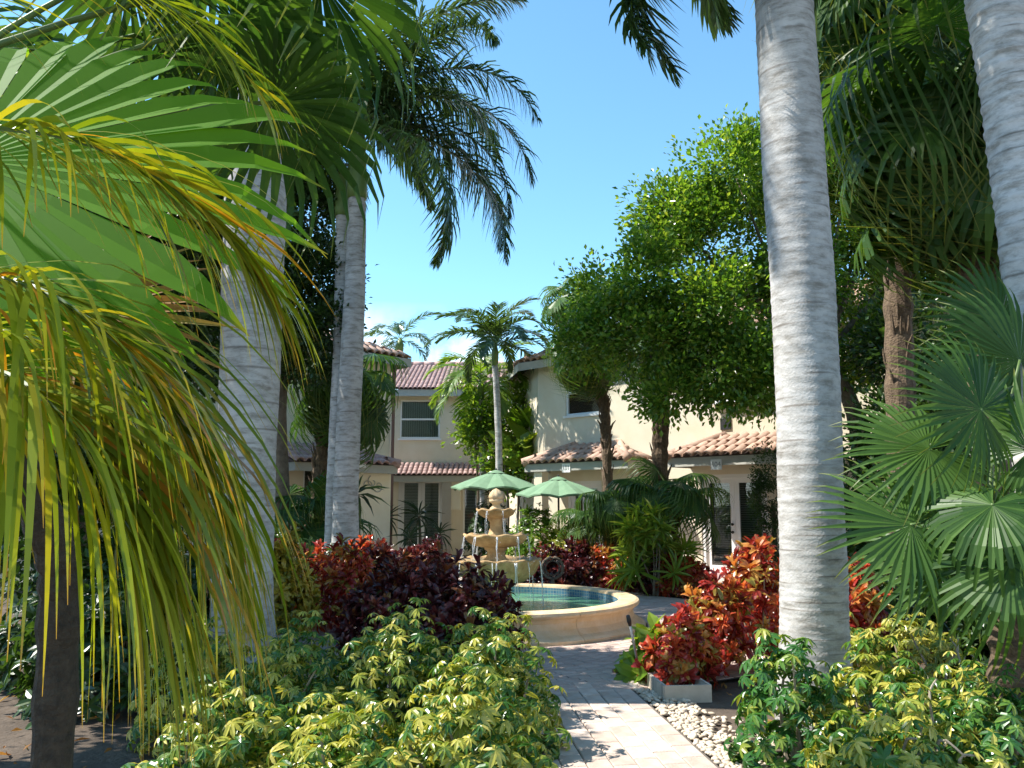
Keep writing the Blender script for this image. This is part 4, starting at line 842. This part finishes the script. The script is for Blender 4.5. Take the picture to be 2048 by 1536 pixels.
tree('tall tree added for its shade beyond the fan palm near the left house', (-7.0, 9.4), [(-7., 9.4, 0), (-7, 9.4, 2.5), (-6.9, 9.4, 4)], [.2, .17, .13],  # second added tree, put at the far left to cast shade
     [(-6.5, 9.2, 5.2, 1.3, 1.4, .9), (-7.3, 10.3, 6.0, 1.4, 1.3, 1.), (-7.2, 8.4, 5.6, 1.2, 1.2, .9), (-6., 9.9, 6.3, 1.1, 1.1, .8)], 12000, .11, LM_dark, 9)
Y = 13.; b0 = W(1985, 1190, Y)
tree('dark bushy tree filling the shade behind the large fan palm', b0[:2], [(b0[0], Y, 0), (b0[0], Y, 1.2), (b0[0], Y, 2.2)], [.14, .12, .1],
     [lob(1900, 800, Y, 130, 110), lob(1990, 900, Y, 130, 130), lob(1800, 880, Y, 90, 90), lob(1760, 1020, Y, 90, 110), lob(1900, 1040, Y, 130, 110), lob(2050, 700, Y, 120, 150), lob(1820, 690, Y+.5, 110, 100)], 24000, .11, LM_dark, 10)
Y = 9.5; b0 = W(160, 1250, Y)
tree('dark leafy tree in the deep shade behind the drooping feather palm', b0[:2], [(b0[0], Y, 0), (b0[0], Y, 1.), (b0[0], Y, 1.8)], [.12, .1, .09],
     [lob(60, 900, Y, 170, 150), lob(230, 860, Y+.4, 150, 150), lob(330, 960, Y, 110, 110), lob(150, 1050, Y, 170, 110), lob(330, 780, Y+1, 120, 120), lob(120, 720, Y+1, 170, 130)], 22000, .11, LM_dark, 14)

# ------------------------------------------------------------------ shrubs
SCHEF = cluster(8, [-.25], leaf_t(.36, .30), 1., 1, .12)
CROT = cluster(13, [.0, .5, .9, 1.3], leaf_b(.36, .5), 1., 2, .45, .35)
ROSE = cluster(18, [-.3, .25, .7, 1.15], leaf_t(.15, .30), 1., 3, .2, .12)
TUFT = cluster(7, [.2, .8], leaf_t(.42, .2), 1., 4, .4, .1)
DRAC = cluster(26, [-.5, .1, .6, 1.1], leaf_t(.10, .45), 1., 5, .2, .15)
BROAD = cluster(6, [.3, .8], leaf_t(.55, .3), 1., 6, .4, .1)
_cl = {}
def clmesh(T, mt, name):
    k = (name, mt.name)
    if k not in _cl:
        c = np.zeros((len(T[0]), 3)); c[:, 0] = T[2][:, 2]; c[:, 1] = T[2][:, 0]; c[:, 2] = T[2][:, 1]; _cl[k] = mesh(name, T[0], T[1], mt, c)
    return _cl[k]
def shrub(name, label, base, rx, ry, h, n, T, size, mt, seed, cat='shrub', group=None, nobj=0, low=.15, stems=5, piece='leaf_cluster', inner=.35, updir=.6, stem_mt=None):
    """dome of leaf clusters on stems; the nobj clusters that lie nearest the camera are pieces of their own"""
    global rng
    rng = np.random.default_rng(seed); t = thing(name, label, cat, (base[0], base[1], -.03), 0, group)
    d = rdir(n*2); d[:, 2] = np.abs(d[:, 2])*1.25-.25; d = nrm(d)[:n]; rr = 1-rng.random(n)**2*inner; bump = 1+.16*np.sin(d[:, 0]*4+seed)*np.cos(d[:, 1]*5+seed*.7)+rng.normal(size=n)*.06
    P = d*np.array([rx, ry, h*(1-low)])*(rr*bump)[:, None]; P[:, 2] = np.maximum(P[:, 2]+h*low, .06); A = nrm(d*np.array([1, 1, .8])+[0, 0, updir]+rng.normal(size=(n, 3))*.3)
    S = size*rng.uniform(.7, 1.25, n); dist = (P+np.array([base[0], base[1], 0])-CAM)@np.array([0, 1, 0])-P[:, 2]*.6
    order = np.argsort(dist); near, rest = order[:nobj], order[nobj:]; X = nrm(np.cross(A, rng.normal(size=(n, 3))))
    if len(rest):
        V, F, c = inst(T[0], T[1], P[rest], X[rest], A[rest], S[rest], T[2]); put('foliage', mesh('foliage', V, F, mt, c), t, kind='stuff')
    me = clmesh(T, mt, piece)
    for i in near:
        Mx = Matrix((X[i], np.cross(A[i], X[i]), A[i])).transposed(); put(piece, me, t, P[i], Mx.to_euler(), S[i])
    for k in range(stems):
        i = rng.integers(0, n); m = MB(); b_ = np.array([rng.normal()*rx*.15, rng.normal()*ry*.15, 0]); m.tube(bez([b_, b_*.5+P[i]*.45+rng.normal(size=3)*.03, P[i]*.97], 6), np.linspace(.016, .006, 6)*(1 if h > .5 else .7), 5); put('stem', m.mesh('stem', stem_mt or M_stem), t)
    return t
# big variegated hedge on the left of the path
k = 0
for (x, y) in ((-.22, 5.0), (-.95, 4.75), (-.12, 5.75), (-.78, 5.6), (-1.45, 5.5), (-.18, 6.55), (-.85, 6.45), (-1.55, 6.3), (-2.15, 6.0), (-.2, 4.3), (-.85, 4.05), (-1.5, 4.6)):
    k += 1; shrub('schefflera_shrub', ('variegated schefflera bush of the broad hedge right on the paved path edge' if x > -.3 else 'variegated schefflera bush at the back of the broad hedge before the dark crotons' if y > 5.9 else 'variegated schefflera bush within the broad hedge, away from the path'), (x, y), .47, .47, (.66 if y < 5.2 else .80)+.07*math.sin(k*2.1), 430, SCHEF, .064, LM_schef, 100+k, 'shrub', 'variegated hedge left of the path', 24)
# right of the path
for k, (x, y, rx, h, mt_, lab) in enumerate(((2.05, 4.55, .52, .62, LM_schef, 'variegated schefflera bush with bare grey branches at the bed corner'), (2.75, 4.75, .5, .68, LM_schefg, 'bright green schefflera bush beside the dark soil before the fan palm'), (1.72, 5.35, .36, .80, LM_schefg, 'upright green schefflera bush standing by the white pebbles and box'),
        (2.35, 5.55, .46, .72, LM_schef, 'yellow tipped schefflera bush at the foot of the white palm'), (3.05, 5.65, .48, .62, LM_schef, 'low yellow tipped schefflera bush between the white palm and the fan palm'), (2.95, 7.9, .5, .66, LM_schefy, 'golden schefflera bush behind the white palm trunk'), (3.6, 7.7, .5, .62, LM_schefy, 'golden schefflera bush with dry twigs under the stiff fan leaves'))):
    shrub('schefflera_shrub', lab, (x, y), rx, rx, h, 340, SCHEF, .072, mt_, 130+k, 'shrub', None, 26, stems=8)
# crotons
for k, (x, y, r_, h) in enumerate(((-.32, 8.3, .36, .93), (-.78, 8.55, .38, .98), (-1.28, 8.5, .36, .90))):
    shrub('croton_bush', ('dark maroon croton bush overlapping the pool rim', 'dark maroon croton bush in the middle of the clump before the fountain', 'dark maroon croton bush at the hedge side of the clump before the fountain')[k], (x, y), r_, r_, h, 150, CROT, .11, LM_crod, 150+k, 'shrub', 'dark crotons before the fountain', 28, low=.35)
for k, (x, y, r_, h) in enumerate(((-2.05, 10.6, .42, 1.15), (-1.6, 11., .4, 1.1), (-1.25, 11.6, .4, 1.1), (-2.6, 11.3, .42, 1.1), (-3.1, 11.6, .45, 1.15), (-2.1, 12.2, .45, 1.15), (-1.3, 13., .45, 1.1))):
    shrub('croton_bush', ('bright red croton bush of the row between the fountain and the tall palm' if k in (0, 3, 5) else 'dark maroon croton bush of the row between the fountain and the tall palm'), (x, y), r_*.85, r_*.85, h*.93, 120, CROT, .11, LM_cror if k in (0, 3, 5) else LM_crod, 160+k, 'shrub', 'crotons left of the fountain', 8, low=.35)
shrub('croton_bush', 'golden yellow croton bush beside the stout grey palm trunk', (-2.62, 9.6), .36, .36, 1.12, 200, CROT, .11, LM_croy, 170, 'shrub', None, 24, low=.35)
for k, (x, y, r_, h) in enumerate(((.75, 16.2, .5, .75), (1.35, 16.4, .5, .85), (1.95, 16.3, .5, .8), (2.55, 16., .5, .8), (3.1, 15.4, .45, .6))):
    shrub('croton_bush', ('bright red low croton bush of the hedge along the far side of the pool' if k in (2, 4) else 'dark maroon low croton bush of the hedge along the far side of the pool'), (x, y), r_, r_, h, 200, CROT, .115, LM_cror if k in (2, 4) else LM_crod, 175+k, 'shrub', 'crotons behind the pool', 0, low=.25)
for k, (x, y, r_, h, lab) in enumerate(((2.42, 8.5, .36, 1.15, 'tall fiery red croton bush close to the white palm trunk'), (1.95, 8.2, .27, .85, 'red and orange croton bush leaning over the pool terrace'), (1.52, 7.75, .26, .55, 'small bright orange croton above the white box'), (2.75, 9.4, .3, 1.15, 'red croton bush tucked behind the white palm'), (3.8, 9.4, .28, .95, 'red croton bush half hidden by the fan leaves'))):
    shrub('croton_bush', lab, (x, y), r_, r_, h, 105, CROT, .11, LM_cror, 185+k, 'shrub', None, 26 if k < 3 else 6, low=.35, stems=9, inner=.5)
shrub('broadleaf_plant', 'yellow green broad leaved plant beneath the orange croton', (1.42, 8.1), .30, .30, .40, 40, BROAD, .22, LM_broad, 195, 'plant', None, 40, piece='leaf_group')
shrub('gold_shrub', 'small pale gold shrub behind the pool by the ring ornament', (1.15, 17.2), .55, .45, 1.0, 420, TUFT, .075, LM_schefy, 196, low=.3)
shrub('gold_shrub', 'pale gold shrub tucked under the low dark fan palm', (2.25, 17.6), .5, .4, .95, 340, TUFT, .075, LM_schefy, 197, low=.3)
shrub('rosette_shrub', 'tall yellow green shrub with rosettes of long strappy leaves beside the pool', (2.6, 15.3), .56, .5, 1.6, 46, ROSE, .36, LM_ros, 198, low=.3, nobj=46, piece='leaf_rosette')
shrub('green_shrub', 'glossy dark green shrub under the left umbrella', (.55, 19.0), .6, .5, 1.5, 420, TUFT, .11, LM_tree, 199, low=.25)
shrub('green_shrub', 'dark leafy shrub behind the upper bowls of the fountain', (-.55, 20.5), .5, .5, 1.75, 350, TUFT, .11, LM_dark, 200, low=.25)
for k, (px, py, Y, r_, h) in enumerate(((1030, 860, 24., .75, 1.2), (975, 830, 24.3, .7, .9), (1050, 790, 24.5, .4, .5), (1010, 930, 23.5, .8, 1.0), (950, 870, 24.6, .5, .7))):
    p = W(px, py, Y); t = tree(('leafy climber on the flank wall below the big paddle leaves', 'leafy climber hanging beside the small upstairs window', 'sparse climber sprig on the sunlit flank wall', 'low leafy climber just above the left umbrella', 'climber foliage beside the back house wall')[k], (p[0], Y), [(p[0], Y, 0), (p[0]+.1, Y, p[2]*.5), tuple(p)], [.04, .035, .03], [(p[0], Y, p[2], r_, r_*.6, h*.6)], 900, .16, LM_areca if k % 2 == 0 else LM_tree, 210+k, name='climbing_plant', group='climbers between the houses'); t['category'] = 'climber'
p = W(1040, 860, 23.7); shrub('banana_plant', 'upright plant with huge pale green paddle leaves against the flank wall', (p[0], 23.7), .45, .4, p[2]+.2, 12, BROAD, .8, LM_broad, 220, 'plant', None, 12, low=.7, piece='leaf_group')
# dracaenas before the back house
for k, (px, py, Y, s, lab) in enumerate(((775, 1035, 22., .42, 'spiky dracaena with thin leaves left of the double door'), (838, 1030, 22.5, .48, 'broad leaved dracaena in front of the double door'), (716, 985, 19., .55, 'dark dracaena with hanging leaves beside the tall palm trunk'), (880, 1065, 21., .35, 'small dark dracaena at the foot of the grey pillar'), (820, 1075, 20.5, .4, 'low dark dracaena behind the croton row'))):
    p = W(px, py, Y); t = thing('dracaena', lab, 'plant', (p[0], Y, -.03)); m = MB(); m.tube(bez([(0,0,0), (.04,0,p[2]*.5), (0,0,p[2])], 8), np.linspace(.05, .035, 8), 8); put('stem', m.mesh('stem', M_bark), t)
    put('leaf_rosette', clmesh(DRAC, LM_dra, 'leaf_rosette_d'), t, (0, 0, p[2]-.05), (0, 0, k), s*1.25)
# clipped column by the door, dark shrubs in the left shade
p = W(1545, 985, 16.6); tree('clipped dark evergreen column beside the french door', (p[0], 16.6), [(p[0], 16.6, 0), (p[0], 16.6, .8), (p[0], 16.6, 1.6)], [.06, .05, .04], [(p[0], 16.6, 1.05, .32, .32, .55), (p[0]-.05, 16.6, 1.7, .36, .34, .6), (p[0], 16.6, 2.4, .36, .34, .5)], 7000, .05, LM_dark, 230, name='clipped_tree', core=.25)
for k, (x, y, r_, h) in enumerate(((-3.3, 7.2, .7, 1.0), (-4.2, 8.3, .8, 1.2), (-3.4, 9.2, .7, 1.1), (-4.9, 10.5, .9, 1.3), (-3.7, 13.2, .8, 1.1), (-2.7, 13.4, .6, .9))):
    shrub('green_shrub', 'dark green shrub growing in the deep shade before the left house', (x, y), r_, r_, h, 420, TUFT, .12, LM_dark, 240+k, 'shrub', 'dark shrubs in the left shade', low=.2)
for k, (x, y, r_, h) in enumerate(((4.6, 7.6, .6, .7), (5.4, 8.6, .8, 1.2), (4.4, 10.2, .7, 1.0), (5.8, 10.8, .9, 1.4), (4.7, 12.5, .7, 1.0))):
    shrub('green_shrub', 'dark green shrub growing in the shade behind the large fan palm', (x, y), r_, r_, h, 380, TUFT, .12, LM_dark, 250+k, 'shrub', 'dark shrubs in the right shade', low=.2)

# ------------------------------------------------------------------ small things
a, b = G(1285, 1362), W(1256, 1232, 7.55)
m = MB(); mid = a+(b-a)*.86; tag(put('garden_stake', MB().tube([a-a-[0,0,.05], mid-a], [.012, .012], 8).mesh('garden_stake', M_metal, True), None, a), 'thin grey metal stake leaning beside the pebbles', 'stake')
st_ = bpy.data.objects['garden_stake']; put('stake_head', MB().tube([mid-a, (b-a)*.93, b-a], [.014, .022, .018], 8).mesh('stake_head', M_black, True), st_)
q = G(1330, 1402); bx = thing('white_box', 'low white box with ribbed side on the pebbles under the orange croton', 'box', (q[0], q[1], 0), math.atan2(PD[1], PD[0])-math.pi/2)
m = MB(); w_, d_, h_, th = .40, .55, .12, .02; x0 = .0
m.box(x0, x0+th, 0, d_, -.02, h_); m.box(x0+w_-th, x0+w_, 0, d_, -.02, h_); m.box(x0+th, x0+w_-th, 0, th, -.02, h_); m.box(x0+th, x0+w_-th, d_-th, d_, -.02, h_); put('panel', m.mesh('panel', M_box), bx)
for k in range(24): m = MB(); yy = .01+k*(d_-.02)/24; m.box(x0-.008, x0-.0005, yy, yy+.011, .0, h_-.005); put('rib', m.mesh('rib', M_box), bx)
q = G(1232, 1350); q2 = G(1305, 1341); eg = thing('brick_edging', 'short row of dark edging bricks where the path meets the plaza', 'edging', (q[0], q[1], 0), math.atan2(q2[1]-q[1], q2[0]-q[0]))
for k in range(5): m = MB(); m.box(k*.115, k*.115+.108, 0, .06, -.03, .045); put('brick', m.mesh('brick', mat('edging_brick', (.16,.09,.06), .9, 9, (.22,.13,.09), .4, 50)), eg)
p = W(1105, 1136, 15.6); rg_ = thing('ring_ornament', 'dark round ring ornament standing in front of the gold shrub', 'ornament', (p[0], 15.6, 0))
t_ = np.linspace(0, 2*math.pi, 41); Rg = .19; zc = p[2]
for nm_, r_, tr in (('outer_ring', Rg, .03), ('inner_ring', Rg*.68, .018)):
    m = MB(); m.tube(np.stack([r_*np.cos(t_), 0*t_, zc+r_*np.sin(t_)], 1), tr, 8, cap=False); put(nm_, m.mesh(nm_, M_bark, True), rg_)
for k in range(8):
    a_ = k*math.pi/4; m = MB(); m.tube([(Rg*.68*math.cos(a_), 0, zc+Rg*.68*math.sin(a_)), (Rg*math.cos(a_), 0, zc+Rg*math.sin(a_))], .012, 5); put('spoke', m.mesh('spoke', M_bark), rg_)
m = MB(); m.tube([(0, 0, -.02), (0, 0, zc-Rg)], [.06, .03], 8); put('post', m.mesh('post', M_bark), rg_)
# bare twigs in the right hedge
for k, (px, py, Yd, n) in enumerate(((1860, 1440, 4.5, 5), (1880, 1290, 7.2, 9))):
    p = W(px, py, Yd); t = thing('bare_twigs', ('bare grey forked branch sticking out of the green schefflera', 'dry tan twigs sticking up behind the golden schefflera')[k], 'twigs', (p[0], Yd, -.02))
    for j in range(n):
        rr = np.random.default_rng(k*20+j); d = nrm(rr.normal(size=3)*[.6, .5, .2]+[-.1, -.2, .8]); l = p[2]*rr.uniform(.95, 1.25); e_ = d*l; m = MB(); m.tube(bez([(0,0,0), e_*.5+rr.normal(size=3)*.05, e_, e_+nrm(rr.normal(size=3)+[0, 0, .5])*.12], 9), np.linspace(.013, .005, 9), 6); put('twig', m.mesh('twig', M_stem), t)
